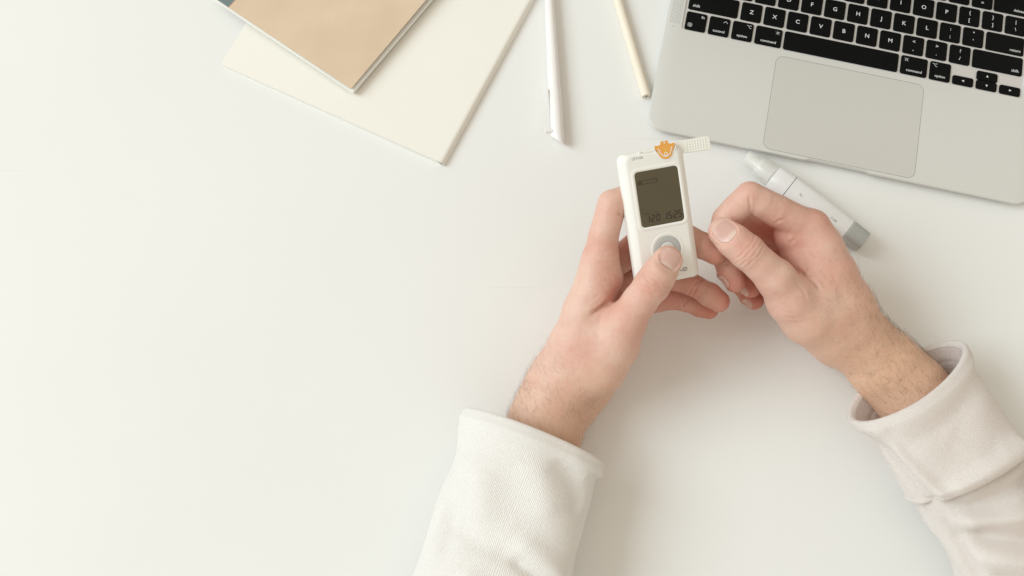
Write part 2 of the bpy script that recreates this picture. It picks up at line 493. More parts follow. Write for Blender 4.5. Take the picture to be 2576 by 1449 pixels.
R0, R1, R2, R3, R4 = 100.4, 119.1, 137.5, 156.0, 174.6
WB = -5.6
# modifier row
key(23.9, R0, legend=join([word('fn', 6.2, 3.6, 'RIGHT', 3.5), globe(-4.6, -3.9)]))
key(43.0, R0, legend=join([word('control', 0, WB), stroke([[(3.0, 3.9), (4.6, 5.5), (6.2, 3.9)]], .36)]))
key(62.1, R0, legend=join([word('option', 0, WB), opt_sym(4.8, 4.8)]))
key(83.5, R0, w=21.6, legend=join([word('command', 0.2, WB), cmd_sym(7.0, 4.6, .95)]))
key(143.0, R0, w=93.4)
key(202.6, R0, w=21.6, legend=join([word('command', 0.2, WB), cmd_sym(-6.6, 4.6, .95)]))
key(223.9, R0, legend=join([word('option', 0, WB), opt_sym(-4.8, 4.8)]))
key(242.8, R0 - 4.25, h=7.9, legend=tri(180))
key(261.9, R0 + 4.1, h=8.1, legend=tri(90))
key(261.9, R0 - 4.25, h=7.9, legend=tri(270))
key(280.9, R0 - 4.25, h=7.9, legend=tri(0))
# Z row
key(35.8, R1, w=40.6, legend=word('shift', -16.8, WB, 'LEFT', 3.5))
for i, ch in enumerate('ZXCVBNM'): key(66.9 + 19.05 * i, R1, legend=letter(ch))
key(200.3, R1, legend=two('<', ',')); key(219.3, R1, legend=two('>', '.')); key(238.4, R1, legend=two('?', '/'))
key(269.2, R1, w=40.8, legend=word('shift', 17.4, WB, 'RIGHT', 3.5))
# home row
key(31.2, R2, w=31.4, legend=word('caps lock', -12.5, WB, 'LEFT', 3.3))
for i, ch in enumerate('ASDFGHJKL'): key(57.4 + 19.05 * i, R2, legend=letter(ch))
key(228.8, R2, legend=two(':', ';')); key(247.8, R2, legend=two('"', "'"))
key(274.0, R2, w=31.2, legend=word('return', 12.8, WB, 'RIGHT', 3.5))
# Q row
key(29.0, R3, w=27.0, legend=word('tab', -10.5, WB, 'LEFT', 3.3))
for i, ch in enumerate('QWERTYUIOP'): key(52.8 + 19.05 * i, R3, legend=letter(ch))
key(243.2, R3, legend=two('{', '[')); key(262.3, R3, legend=two('}', ']')); key(281.3, R3, w=16.9, legend=two('|', '\\'))
# number row
nums = [('~', '`'), ('!', '1'), ('@', '2'), ('#', '3'), ('$', '4'), ('%', '5'), ('^', '6'), ('&', '7'), ('*', '8'), ('(', '9'), (')', '0'), ('_', '-'), ('+', '=')]
for i, (a, b_) in enumerate(nums): key(24.0 + 19.05 * i, R4, legend=two(a, b_))
key(276.0, R4, w=27.2, legend=word('delete', 11.2, WB, 'RIGHT', 3.5))
for i in range(14): key(24.2 + 19.7 * i, R4 + 15.2, w=17.4, h=8.6)

# lid leaning back behind the keyboard
V, F = loft([at_z(rr(LW, 208, 12, 8, LW / 2, 104), z) for z in (-4.6, -0.2)])
lid = mesh('lid', V, F, M['alu'], lap, loc_mm=(0, LD - 1, 9.5))
lid.rotation_euler = (math.radians(72), 0, 0)
V, F = loft([at_z(rr(LW - 10, 192, 6, 8, LW / 2, 108), z) for z in (-0.3, 0.1)])
mesh('screen', V, F, M['screen_black'], lid)
V, F = lathe([(40, 3.2), (40.2, 3.6), (263.8, 3.6), (264, 3.2)], 16)
mesh('hinge', V, F, M['gap'], lap, loc_mm=(0, LD - 3.5, 7.0))

# ------------------------------------------------------------------ notebooks
def book_dirs(p0, p1):
    d = np.array(p1) - np.array(p0); return d / np.linalg.norm(d)

# cream notebook: soft cover, spine on the right
A = P(554, 161, 3); Bq = P(1116, 413, 4); _e = P(1340.5, 0, 4) - Bq; _e[2] = 0; _e *= 270 / np.linalg.norm(_e); C = Bq + _e; D = A + _e
cn_root = P(950, 180, 0)
cn = empty('notebook', cn_root)
tag(cn, 'cream soft-cover notebook lying under the brown notebook', 'notebook')
def quad_sheet(A, Bq, C, D, nx, ny, zf):
    V = []; F = []
    for j in range(ny + 1):
        for i in range(nx + 1):
            s, t = i / nx, j / ny
            p = (A * (1 - s) + Bq * s) * (1 - t) + (D * (1 - s) + C * s) * t
            p = p.copy(); p[2] = zf(s, t); V.append(p)
    for j in range(ny):
        for i in range(nx):
            a = j * (nx + 1) + i; F.append((a, a + 1, a + nx + 2, a + nx + 1))
    return np.array(V), F
def slab(A, Bq, C, D, nx, ny, ztop, zbot):
    Vt, Ft = quad_sheet(A, Bq, C, D, nx, ny, ztop)
    Vb, Fb = quad_sheet(A, Bq, C, D, nx, ny, zbot)
    n = len(Vt); F = list(Ft) + [tuple(i + n for i in reversed(f)) for f in Fb]
    w = nx + 1
    ring = [i for i in range(w)] + [j * w + nx for j in range(1, ny + 1)] + [ny * w + i for i in range(nx - 1, -1, -1)] + [j * w for j in range(ny - 1, 0, -1)]
    for a, b_ in zip(ring, ring[1:] + ring[:1]): F.append((a, a + n, b_ + n, b_))
    return np.concatenate([Vt, Vb]), F
def shrink(A, Bq, C, D, l, r, bt, tp):
    ux = (Bq - A) / np.linalg.norm(Bq - A); uy = (D - A) / np.linalg.norm(D - A)
    return A + ux * l + uy * bt, Bq - ux * r + uy * bt, C - ux * r - uy * tp, D + ux * l - uy * tp
def spine(s): return min(1.0, max(0.0, (s - 0.980) / 0.020))
wav = lambda s, t: 0.25 * math.sin(7 * s + 3 * t) + 0.18 * math.sin(15 * t + 4 * s)
topz = lambda s, t: 2.6 + 2.6 * s ** 0.8 + 0.25 * wav(s, t) - 4.2 * (1 - math.sqrt(max(0.0, 1 - spine(s) ** 2)))
V, F = slab(*shrink(A, Bq, C, D, 0, -0.6, 0, 0), 125, 40, lambda s, t: topz(s, t), lambda s, t: max(0.1, topz(s, t) - 0.45 - 0.5 * spine(s)))
# round the two free corners slightly
mesh('cover', V - cn_root, F, M['cream'], cn, smooth=True, autos=50)
pgs = shrink(A, Bq, C, D, 3.0, 2.0, -0.1, 0)
V, F = slab(*pgs, 100, 20, lambda s, t: max(0.7, min(1.9 + 2.4 * s ** 0.8, topz(min(1, s + 0.006), t) - 0.55)), lambda s, t: 0.6)
mesh('page_block', V - cn_root, F, M['paper'], cn, smooth=True, autos=50)
V, F = slab(*shrink(A, Bq, C, D, 1.5, 1.0, -0.1, 0), 30, 10, lambda s, t: 0.55, lambda s, t: 0.05)
mesh('back_cover', V - cn_root, F, M['cream'], cn)

# brown kraft notebook on top
z0 = 6.4
B2 = P(882.8, 223.5, z0 + 6); _f = P(576.6, 18.8, z0 + 6) - B2; A2 = B2 + _f * 1.145; _e = P(1072, 0, z0 + 7) - B2; _e[2] = 0; _e *= 200 / np.linalg.norm(_e); C2 = B2 + _e; D2 = A2 + _e
kb_root = P(800, 60, z0)
kb = empty('notebook', kb_root)
tag(kb, 'brown kraft notebook with dark teal spine strip on top of the cream one', 'notebook')
lift = lambda s, t: 0.9 * s * s + 1.5 * math.sin(min(1, t * 1.2) * math.pi * 0.5) * s ** 3
ct = lambda s, t: z0 + 5.3 + lift(s, t)
V, F = slab(A2, B2, C2, D2, 40, 40, lambda s, t: ct(s, t), lambda s, t: ct(s, t) - 0.45)
mesh('cover', V - kb_root, F, M['kraft'], kb, smooth=True, autos=50)
pg = shrink(A2, B2, C2, D2, -0.2, -2.0, -0.6, 0)
V, F = slab(*pg, 30, 10, lambda s, t: z0 + 4.6 - 0.6 * s, lambda s, t: z0 + 0.55)
mesh('page_block', V - kb_root, F, M['paper'], kb)
bc = shrink(A2, B2, C2, D2, -0.1, -1.8, -0.4, 0)
V, F = slab(*bc, 4, 4, lambda s, t: z0 + 0.5, lambda s, t: z0 + 0.05)
mesh('back_cover', V - kb_root, F, M['cover_in'], kb)
# inside of the lifted cover and spine tape
def strip(A, Bq, C, D, s0, s1, dz):
    a, b_ = A + (Bq - A) * s0, A + (Bq - A) * s1
    d, c = D + (C - D) * s0, D + (C - D) * s1
    return slab(a, b_, c, d, 4, 30, lambda s, t: ct(s0 + (s1 - s0) * s, t) + dz, lambda s, t: ct(s0 + (s1 - s0) * s, t) + 0.02)
Ld = np.linalg.norm(B2 - A2)
V, F = strip(A2, B2, C2, D2, 0.0005, 0.118, 0.12); mesh('spine_tape', V - kb_root, F, M['teal'], kb, smooth=True, autos=50)
V, F = strip(A2, B2, C2, D2, 0.1182, 0.1215, 0.08); mesh('spine_edge_line', V - kb_root, F, M['red'], kb, smooth=True, autos=50)

# ------------------------------------------------------------------ pen
p_end = P(1403, 354, 5.5); p_top = P(1378, -60, 5.2)
d = p_top - p_end; ang = math.atan2(d[1], d[0]); CL = float(np.linalg.norm(P(1403, 354, 5) - P(1394, 229, 5))) / 43.0
pen = empty('pen', (p_end[0], p_end[1], 5.5), (0, 0, ang))
tag(pen, 'white plastic capped pen lying beside the cream notebook', 'pen')
V, F = lathe([(42 * CL, 4.4), (42.2 * CL, 4.9), (60 * CL, 4.85), (90 * CL, 4.45), (115 * CL, 4.05), (135 * CL, 3.7), (150 * CL, 3.3)], 40)
mesh('barrel', V, F, M['pen'], pen, smooth=True, autos=40)
a = np.linspace(0, 2 * math.pi, 48, endpoint=False)
def caploop(x, r, slant):
    return np.c_[x + slant * np.sin(a + 0.45), r * np.cos(a), r * np.sin(a)]
cl = [caploop(43, 4.5, 0), caploop(43.2, 5.15, 0), caploop(42.5, 5.25, 0), caploop(20, 5.35, 0), caploop(6, 5.4, -1.2), caploop(1.0, 5.4, -4.4), caploop(0.1, 5.0, -4.2), caploop(-0.1, 4.0, -3.4)]
# axis along x: keep the slanted mouth turned to the left rim of the pen
V, F = loft([np.c_[l[:, 0] * np.where(l[:, 0] > 8, CL, 1), -l[:, 2], l[:, 1]] for l in cl])
mesh('cap', V, F, M['pen'], pen, smooth=True, autos=35)
cap_band = lathe([(4.4, 5.0), (4.4, 6.34), (3.6, 6.34), (3.6, 5.0)], 40)
# clip: a flat tongue standing off the left side, joined at the cap mouth
def clip_section(x, y, w, t): 
    return np.array([(x, y - t, -w), (x, y, -w), (x, y, w), (x, y - t, w)])
cps = [(43.5, 5.8, 1.0, 0.8), (40.5, 6.6, 1.5, 0.8), (30, 7.9, 1.7, 0.8), (18, 9.3, 1.8, 0.8), (9.5, 10.2, 1.9, 1.1), (7.4, 10.0, 1.9, 5.2), (6.0, 8.8, 1.9, 4.6)]
# clip runs on the side facing the window (local -y is screen left for a pen pointing up)
secs = []
for x, y, w_, t in cps:
    x = x * CL
    secs.append(np.array([(x, y, 2.6 - w_), (x, y, 2.6 + w_), (x, y - t, 2.6 + w_), (x, y - t, 2.6 - w_)]))
V, F = loft(secs)
mesh('clip', V, F, M['pen'], pen, smooth=True, autos=30)

# ------------------------------------------------------------------ pencil
e0 = P(1626, 242, 3.6); e1 = P(1533.5, -70, 3.6)
d = e1 - e0; ang = math.atan2(d[1], d[0]); L = 176.0
pc = empty('pencil', (e0[0], e0[1], 3.55), (0, 0, ang))
tag(pc, 'pale natural wood pencil with its end touching the laptop', 'pencil')
V, F = lathe([(0, 3.45), (0.35, 3.75), (L - 22, 3.75), (L - 21.6, 3.7), (L - 5, 1.2)], 28)
V[:, 2] *= 1.0
mesh('wood_barrel', V, F, M['wood'], pc, smooth=True, autos=25)
V, F = lathe([(-0.06, 0.3), (-0.08, 1.15), (1.0, 1.15)], 14)
mesh('lead_core', V, F, M['lead'], pc, smooth=True, autos=30)
V, F = lathe([(L - 5.2, 1.19), (L, 0.2)], 14)
mesh('lead_tip', V, F, M['lead'], pc)

# ------------------------------------------------------------------ lancing device
l0 = P(1875.5, 394.0, 9); l1 = P(2172, 612, 9)
d = l1 - l0; ang = math.atan2(d[1], d[0]); LL = float(np.hypot(d[0], d[1]))
ln = empty('lancing_device', (l0[0], l0[1], 9.6), (0, 0, ang))
ln.scale = (LL / 118.5, 1, 1)
tag(ln, 'white lancing pen with clear tip and grey end cap behind the right hand', 'lancing device')
def ell(x, ry, rz, n=44, p=2.5):
    t = np.linspace(0, 2 * math.pi, n, endpoint=False)
    c, s = np.cos(t), np.sin(t)
    return np.c_[np.full(n, x), ry * np.sign(c) * np.abs(c) ** (2 / p), rz * np.sign(s) * np.abs(s) ** (2 / p)]
V, F = loft([ell(0.2, 4.2, 4.0, p=2), ell(0, 5.3, 5.0, p=2), ell(3, 5.6, 5.3, p=2), ell(12, 6.6, 6.2, p=2.1), ell(12.6, 7.6, 7.2, p=2.1), ell(14, 8.2, 7.8, p=2.2), ell(24, 9.1, 8.6, p=2.3), ell(27.5, 9.3, 8.8, p=2.4),
             ell(27.5, 8.5, 8.0, p=2.4), ell(24, 8.3, 7.8, p=2.3), ell(14, 7.3, 6.9, p=2.2), ell(12, 5.8, 5.5, p=2), ell(2, 4.6, 4.3, p=2)])
mesh('clear_tip', V, F, M['clear'], ln, smooth=True, autos=35)
V, F = loft([ell(3.5, 2.8, 2.8, p=2), ell(4, 3.4, 3.4, p=2), ell(11.5, 4.4, 4.2, p=2), ell(13, 5.2, 5.0, p=2), ell(26.5, 6.2, 6.0, p=2)])
mesh('inner_nozzle', V, F, M['lancet_white'], ln, smooth=True, autos=35)
def surf_dots(xs, ys, ryf, rzf, p, rad, lift):
    parts = []
    for i, x in enumerate(xs):
        for y in ys:
            y = y + (0.35 if i % 2 else 0.0)
            ry, rz = ryf(x), rzf(x)
            if abs(y) > 0.93 * ry: continue
            zt = lambda q: rz * (1 - (abs(q) / ry) ** p) ** (1 / p)
            tg = np.array([0, 0.02, zt(y + 0.02) - zt(y)]); tg /= np.linalg.norm(tg); nn = np.array([0, -tg[2], tg[1]])
            V, F = disc(0, 0, rad, 0, 8)
            parts.append((V[:, [0]] * np.array([1, 0, 0]) + V[:, [1]] * tg + np.array([x, y, zt(y)]) + nn * lift, F))
    return join(parts)
V, F = surf_dots(np.arange(15.2, 24.5, 1.7), np.arange(-8.2, 8.3, 1.7), lambda x: np.interp(x, [14, 24, 27.5], [8.2, 9.1, 9.3]), lambda x: np.interp(x, [14, 24, 27.5], [7.8, 8.6, 8.8]), 2.25, 0.3, 0.1)
tag(mesh('grip_dots', V, F, M['dot_pale'], ln), kind='stuff')
V, F = loft([ell(27.6, 6.0, 6.0), ell(27.7, 8.9, 8.4), ell(28.4, 9.2, 8.7), ell(36, 9.7, 9.1), ell(43.4, 10.3, 9.3), ell(43.6, 9.8, 9.0)])
mesh('collar', V, F, M['lancet_white'], ln, smooth=True, autos=35)
V, F = loft([ell(43.4, 9.8, 9.0), ell(44.1, 9.8, 9.0)])
mesh('seam_ring', V, F, M['print_dark'], ln, smooth=True, autos=35)
V, F = loft([ell(44.0, 9.7, 9.0), ell(44.1, 10.35, 9.4), ell(60, 10.5, 9.5), ell(80, 10.0, 9.2), ell(101.5, 8.9, 8.4), ell(101.7, 8.3, 8.0)])
mesh('barrel', V, F, M['lancet_white'], ln, smooth=True, autos=35)
V, F = loft([ell(101.6, 8.0, 7.6), ell(101.7, 8.75, 8.25), ell(103, 8.85, 8.3), ell(117.0, 8.5, 8.0), ell(118.3, 8.0, 7.5), ell(118.5, 7.0, 6.5)])
V[:, 0] += -1.2 * (np.abs(V[:, 1]) / 8.8) ** 2 * (V[:, 0] < 110)
mesh('end_cap', V, F, M['lancet_grey'], ln, smooth=True, autos=35)
V, F = surf_dots(np.arange(104.0, 116.8, 1.42), np.sin(np.linspace(-1.28, 1.2, 13)) * 8.3, lambda x: 8.85 - 0.025 * (x - 103), lambda x: 8.3 - 0.021 * (x - 103), 2.5, 0.36, 0.05)
tag(mesh('grip_dots', V, F, M['lancet_dimple'], ln), kind='stuff')
def lancet_text(s, x, y, size):
    V, F = text_geo(s, size, 0, 0, align='LEFT', shear=0.15)
    V[:, 0] += x; V[:, 1] += y
    ry = np.interp(V[:, 0], [44, 60, 80, 101.5], [10.35, 10.5, 10.0, 8.9]); rz = np.interp(V[:, 0], [44, 60, 80, 101.5], [9.4, 9.5, 9.2, 8.4])
    V[:, 2] = rz * (1 - np.clip(np.abs(V[:, 1]) / ry, 0, .97) ** 2.5) ** (1 / 2.5) + 0.08
    return V, F
V, F = lancet_text('Pat.', 53.6, -4.2, 2.4); mesh('lettering', V, F, M['print_grey'], ln)
V, F = lancet_text('P 500', 85.0, -4.3, 2.5); mesh('lettering', V, F, M['print_grey'], ln)

# ------------------------------------------------------------------ glucose meter
MC = np.array([122.0, 236.4, 103.3])
mt = empty('glucose_meter', MC)
mt.rotation_mode = 'YXZ'
mt.rotation_euler = (math.radians(25.2), math.radians(2.9), math.radians(11.43))
mt.scale = (0.962, 0.9375, 0.94)
tag(mt, 'white handheld glucose meter with dark display held in the left hand', 'glucose meter')
MW, ML, MT = 46.5, 96.0, 17.0
def ml(ix, iyt, z, r, iyb=None):
    iyb = iyt if iyb is None else iyb
    return at_z(rr(MW - 2 * ix, ML - iyt - iyb, r, 8, 0, (iyb - iyt) / 2), z)
V, F = loft([ml(6, 6, -MT, 5), ml(3, 3, -MT + 1, 5), ml(1.0, 1, -MT + 3.5, 5), ml(0, 0, -MT + 8, 5), ml(0.0, 0, -4.6, 5), ml(0.25, 0.2, -3.6, 4.8), ml(0.9, 0.6, -2.7, 4.6), ml(2.6, 1.2, -1.3, 4.4), ml(4.2, 1.9, -0.35, 4.0), ml(4.9, 2.5, -0.06, 3.6), ml(5.6, 3.2, 0, 3.4)])
mesh('housing', V, F, M['meter'], mt, smooth=True, autos=60)
V, F = loft([ml(-0.04, -0.04, -8.7, 5), ml(-0.04, -0.04, -8.4, 5)]); mesh('seam', V, F, M['button'], mt)
sx, sy, sw, sh = 1.1, 14.4, 31.0, 39.6
def sl(g, z, r): return at_z(rr(sw + 2 * g, sh + 2 * g, r, 8, sx, sy), z)
V, F = loft([sl(3.0, -0.05, 4.5), sl(2.6, 0.12, 4.3), sl(1.9, 0.42, 4), sl(1.3, 0.48, 3.6), sl(0.7, 0.42, 3.2), sl(0.05, 0.06, 2.7), sl(0.05, -0.2, 2.7)], cap0=False, cap1=False)
mesh('display_bezel', V, F, M['meter'], mt, smooth=True, autos=60)
V, F = loft([sl(0, -0.3, 2.6), sl(0, 0.16, 2.6), sl(-.25, 0.22, 2.5)])
disp = mesh('display', V, F, M['lcd'], mt)
SEG = {'0': 'abcdef', '1': 'bc', '2': 'abged', '5': 'afgcd'}
def seven(ch, cx, cy, w, h, t):
    g = 0.12; hw, hh = w / 2, h / 2
    def hor(y): return [(-hw + t * .6, y), (-hw + t * 1.1, y + t / 2), (hw - t * 1.1, y + t / 2), (hw - t * .6, y), (hw - t * 1.1, y - t / 2), (-hw + t * 1.1, y - t / 2)]
    def ver(x, y0, y1): return [(x, y0 + g), (x + t / 2, y0 + t * .6), (x + t / 2, y1 - t * .6), (x, y1 - g), (x - t / 2, y1 - t * .6), (x - t / 2, y0 + t * .6)]
    q = {'a': hor(hh - t / 2), 'g': hor(0), 'd': hor(-hh + t / 2), 'f': ver(-hw + t / 2, 0, hh - t * .3), 'b': ver(hw - t / 2, 0, hh - t * .3), 'e': ver(-hw + t / 2, -hh + t * .3, 0), 'c': ver(hw - t / 2, -hh + t * .3, 0)}
    parts = []
    for s in SEG[ch]:
        parts.append((np.array([(cx + x + 0.10 * y, cy + y, 0.27) for x, y in q[s]]), [tuple(range(5, -1, -1))]))
    return join(parts)
parts = [seven('1', -9.3, 0.1, 2.6, 5.2, .72), seven('2', -5.6, 0.1, 2.8, 5.2, .72), seven('0', -2.0, 0.1, 2.8, 5.2, .72),
         seven('1', 3.2, 0.1, 2.6, 5.4, .72), seven('5', 6.6, 0.1, 2.8, 5.4, .72), seven('2', 10.6, 0.1, 2.8, 5.4, .72), seven('5', 14.0, 0.1, 2.8, 5.4, .72),
         box(-7.7, -7.1, -.3, .3, .2, .27), box(8.4, 8.95, 1.0, 1.55, .2, .27), box(8.3, 8.85, -1.5, -0.95, .2, .27),
         text_geo('MONTH', 1.3, -9.6, 3.6, .27), text_geo('DAY', 1.3, -2.2, 3.6, .27)]
V, F = join(parts); mesh('display_digits', V, F, M['lcd_seg'], disp)
parts = [stroke([[(-12.4, 25.2), (.6, 25.2), (1.2, 26.4), (.6, 27.6), (-12.4, 27.6), (-12.4, 25.2)]], .5, .27), box(-13.2, -9.9, 24.9, 27.4, .2, .265)]
V, F = join(parts); mesh('display_bar', V, F, M['lcd_faint'], disp)
# button
bx_, by_ = 1.5, -23.6
def ring_loop(r, z, n=48):
    t = np.linspace(0, 2 * math.pi, n, endpoint=False); return np.c_[bx_ + r * np.cos(t), by_ + r * np.sin(t), np.full(n, z)]
V, F = loft([ring_loop(12.2, -.05), ring_loop(11.4, .30), ring_loop(10.6, .34), ring_loop(9.75, .05), ring_loop(9.75, -.1)], cap0=False, cap1=False); mesh('button_rim', V, F, M['meter'], mt, smooth=True, autos=60)
V, F = loft([ring_loop(9.6, -.2), ring_loop(9.6, .25), ring_loop(9.3, .40), ring_loop(5.6, .46), ring_loop(5.4, .1)], cap0=False, cap1=False); mesh('button_ring', V, F, M['grey'], mt, smooth=True, autos=40)
V, F = loft([ring_loop(5.2, -.2), ring_loop(5.2, .6), ring_loop(4.8, .95), ring_loop(3.5, 1.05)]); mesh('button', V, F, M['button'], mt, smooth=True, autos=40)
V, F = text_geo('GM100', 2.75, -10.7, 43.0, 0.06); mesh('lettering', V, F, M['print_grey'], mt)
# tail of the maker's mark that shows beside the thumb
lx, ly = 11.2, -40.4
mk = stroke([[(lx - 4.6, ly - 1.0), (lx - 4.3, ly + 1.1), (lx - 3.3, ly + 1.1), (lx - 1.9, ly - 1.0)],
             [(lx - .6, ly), (lx + 2.3, ly), (lx + 2.2, ly + .75), (lx + 1.7, ly + 1.15), (lx - .2, ly + 1.15), (lx - .8, ly + .6), (lx - .9, ly - .5), (lx - .4, ly - 1.05), (lx + 2.0, ly - 1.05)]], .42, .06)
mesh('maker_mark', *mk, M['print_dark'], mt)
# test strip
st = empty('test_strip', (0, 0, 0)); bpy.data.objects.remove(st)
ox, oy = 9.6, 46.2
def sym(pts): return np.array(pts + [(-x, y) for x, y in reversed(pts)])
hole = sym([(0.001, -8.1), (3.6, -7.3), (6.2, -3.2), (8.6, 2.2)])
V, F = loft([at_z(hole * 0.98 + (ox, oy), -0.8), at_z(hole + (ox, oy), .10), at_z(hole * .9 + (ox, oy), .28), at_z(hole * .84 + (ox, oy), .06)], cap0=False, cap1=False)
mesh('strip_port', V, F, M['meter'], mt, smooth=True, autos=60)
ts_o = sym([(0.001, -6.3), (2.2, -5.7), (3.9, -4.2), (5.2, -1.2), (7.2, 2.6), (7.0, 4.3), (4.8, 3.7), (3.0, 4.3), (2.4, 6.4)])
V, F = loft([at_z(ts_o + (ox, oy), .12), at_z(ts_o + (ox, oy), .62)])
tsr = mesh('test_strip', V, F, M['orange'], None)
Mm = Matrix.Translation(Vector([c / 1000 for c in MC])) @ mt.rotation_euler.to_matrix().to_4x4() if False else None
bpy.context.view_layer.update()
mw = mt.matrix_world.copy()
tsr.matrix_world = mw
tag(tsr, 'orange tipped test strip with white dotted tab stuck into the glucose meter', 'test strip')
# its printed tracks, dots and the white tab
trk = stroke([[(ox - 4.9, oy + 1.6), (ox - 3.4, oy - 2.0), (ox - 1.9, oy - 3.9), (ox, oy - 4.5), (ox + 1.9, oy - 3.9), (ox + 3.4, oy - 2.0), (ox + 4.9, oy + 1.6)]], .6, .68)
mesh('printed_track', *trk, M['strip_white'], tsr)
V, F = join([disc(ox, oy - 2.7, 1.35, .68, 20, .85), disc(ox, oy + 5.3, .6, .68, 14)]); mesh('printed_ring', V, F, M['strip_white'], tsr)
V, F = join([disc(ox, oy + .35, .62, .69, 14), disc(ox, oy - 1.1, .5, .69, 14)]); mesh('sensor_dot', V, F, M['yellow'], tsr)
tb = rr(27.5, 10.2, 1.8, 5, 30.2, 45.4)
tb[:, 1] += np.where(tb[:, 0] < 25, 1.2, 0) * (tb[:, 1] < 45)
V, F = loft([at_z(tb, -6.0), at_z(tb, -4.6), at_z(rr(27.0, 9.7, 1.6, 5, 30.2, 45.4) + np.c_[np.zeros(24), np.where(rr(27.0, 9.7, 1.6, 5, 30.2, 45.4)[:, 0] < 25, 1.2, 0) * (rr(27.0, 9.7, 1.6, 5, 30.2, 45.4)[:, 1] < 45)], -4.3)])
tab = mesh('tab', V, F, M['strip_white'], tsr)
def dome(cx, cy, r, h, z):
    t = np.linspace(0, 2 * math.pi, 10, endpoint=False)
    return loft([np.c_[cx + r * q * np.cos(t), cy + r * q * np.sin(t), np.full(10, z + h * hz)] for q, hz in ((1, 0), (.8, .6), (.4, 1))], cap0=False)
nub = None
for i in range(8):
    for j in range(5):
        V, F = dome(0, 0, .58, .42, 0)
        if nub is None:
            nub = mesh('nub', V, F, M['strip_white'], tab, smooth=True); o = nub
        else:
            o = link('nub', nub.data, None, tab)
        o.location = ((26.6 + 1.95 * i) / 1000, (41.9 + 1.75 * j) / 1000, -4.3 / 1000)
V, F = join([box(-5.5, 3.0, 46.6, 48.6, -2.5, -0.4), box(-8.5, -5.5, 47.2, 48.4, -2.5, -0.7), box(16.4, 18.5, 44.5, 49.4, -4.5, -0.6)])
mesh('carrier', V, F, M['strip_white'], tsr)

# ------------------------------------------------------------------ hands: implicit surface -> one continuous mesh
class Field:
    def __init__(s, lo, hi, h):
        s.h = h; s.lo = np.array(lo, float)
        s.n = np.ceil((np.array(hi) - s.lo) / h).astype(int) + 1
        s.ax = [s.lo[i] + h * np.arange(s.n[i]) for i in range(3)]
    def new(s): return np.full(s.n, 40.0, np.float32)
    def sub(s, lo, hi):
        i0 = np.clip(np.floor((np.array(lo) - s.lo) / s.h).astype(int), 0, s.n - 1)
        i1 = np.clip(np.ceil((np.array(hi) - s.lo) / s.h).astype(int) + 1, 1, s.n)
        return tuple(slice(a, max(b, a + 1)) for a, b in zip(i0, i1))
    def xyz(s, sl):
        return (s.ax[0][sl[0]][:, None, None].astype(np.float32), s.ax[1][sl[1]][None, :, None].astype(np.float32), s.ax[2][sl[2]][None, None, :].astype(np.float32))

def smin(a, b, k):
    h = np.clip(0.5 + 0.5 * (b - a) / k, 0, 1)
    return b + (a - b) * h - k * h * (1 - h)
def smax(a, b, k): return -smin(-a, -b, k)

def cone(fd, D, a, b, r1, r2, k=1.5, flat=None, pad=12):
    """tapered limb from a to b; flat=(normal, factor) squeezes the section"""
    rm = max(r1, r2)
    sl = fd.sub(np.minimum(a, b) - rm - pad, np.maximum(a, b) + rm + pad)
    X, Y, Z = fd.xyz(sl)
    ba = b - a; l2 = float(ba @ ba) + 1e-9
    px, py, pz = X - a[0], Y - a[1], Z - a[2]
    t = np.clip((px * ba[0] + py * ba[1] + pz * ba[2]) / l2, 0, 1)
    qx, qy, qz = px - ba[0] * t, py - ba[1] * t, pz - ba[2] * t
    r = r1 + (r2 - r1) * t
    if flat is not None:
        n, f = flat; c = qx * n[0] + qy * n[1] + qz * n[2]; g = (1 / f - 1) * c
        qx, qy, qz = qx + n[0] * g, qy + n[1] * g, qz + n[2] * g
    d = np.sqrt(qx * qx + qy * qy + qz * qz) - r
    D[sl] = smin(D[sl], d.astype(np.float32), k)

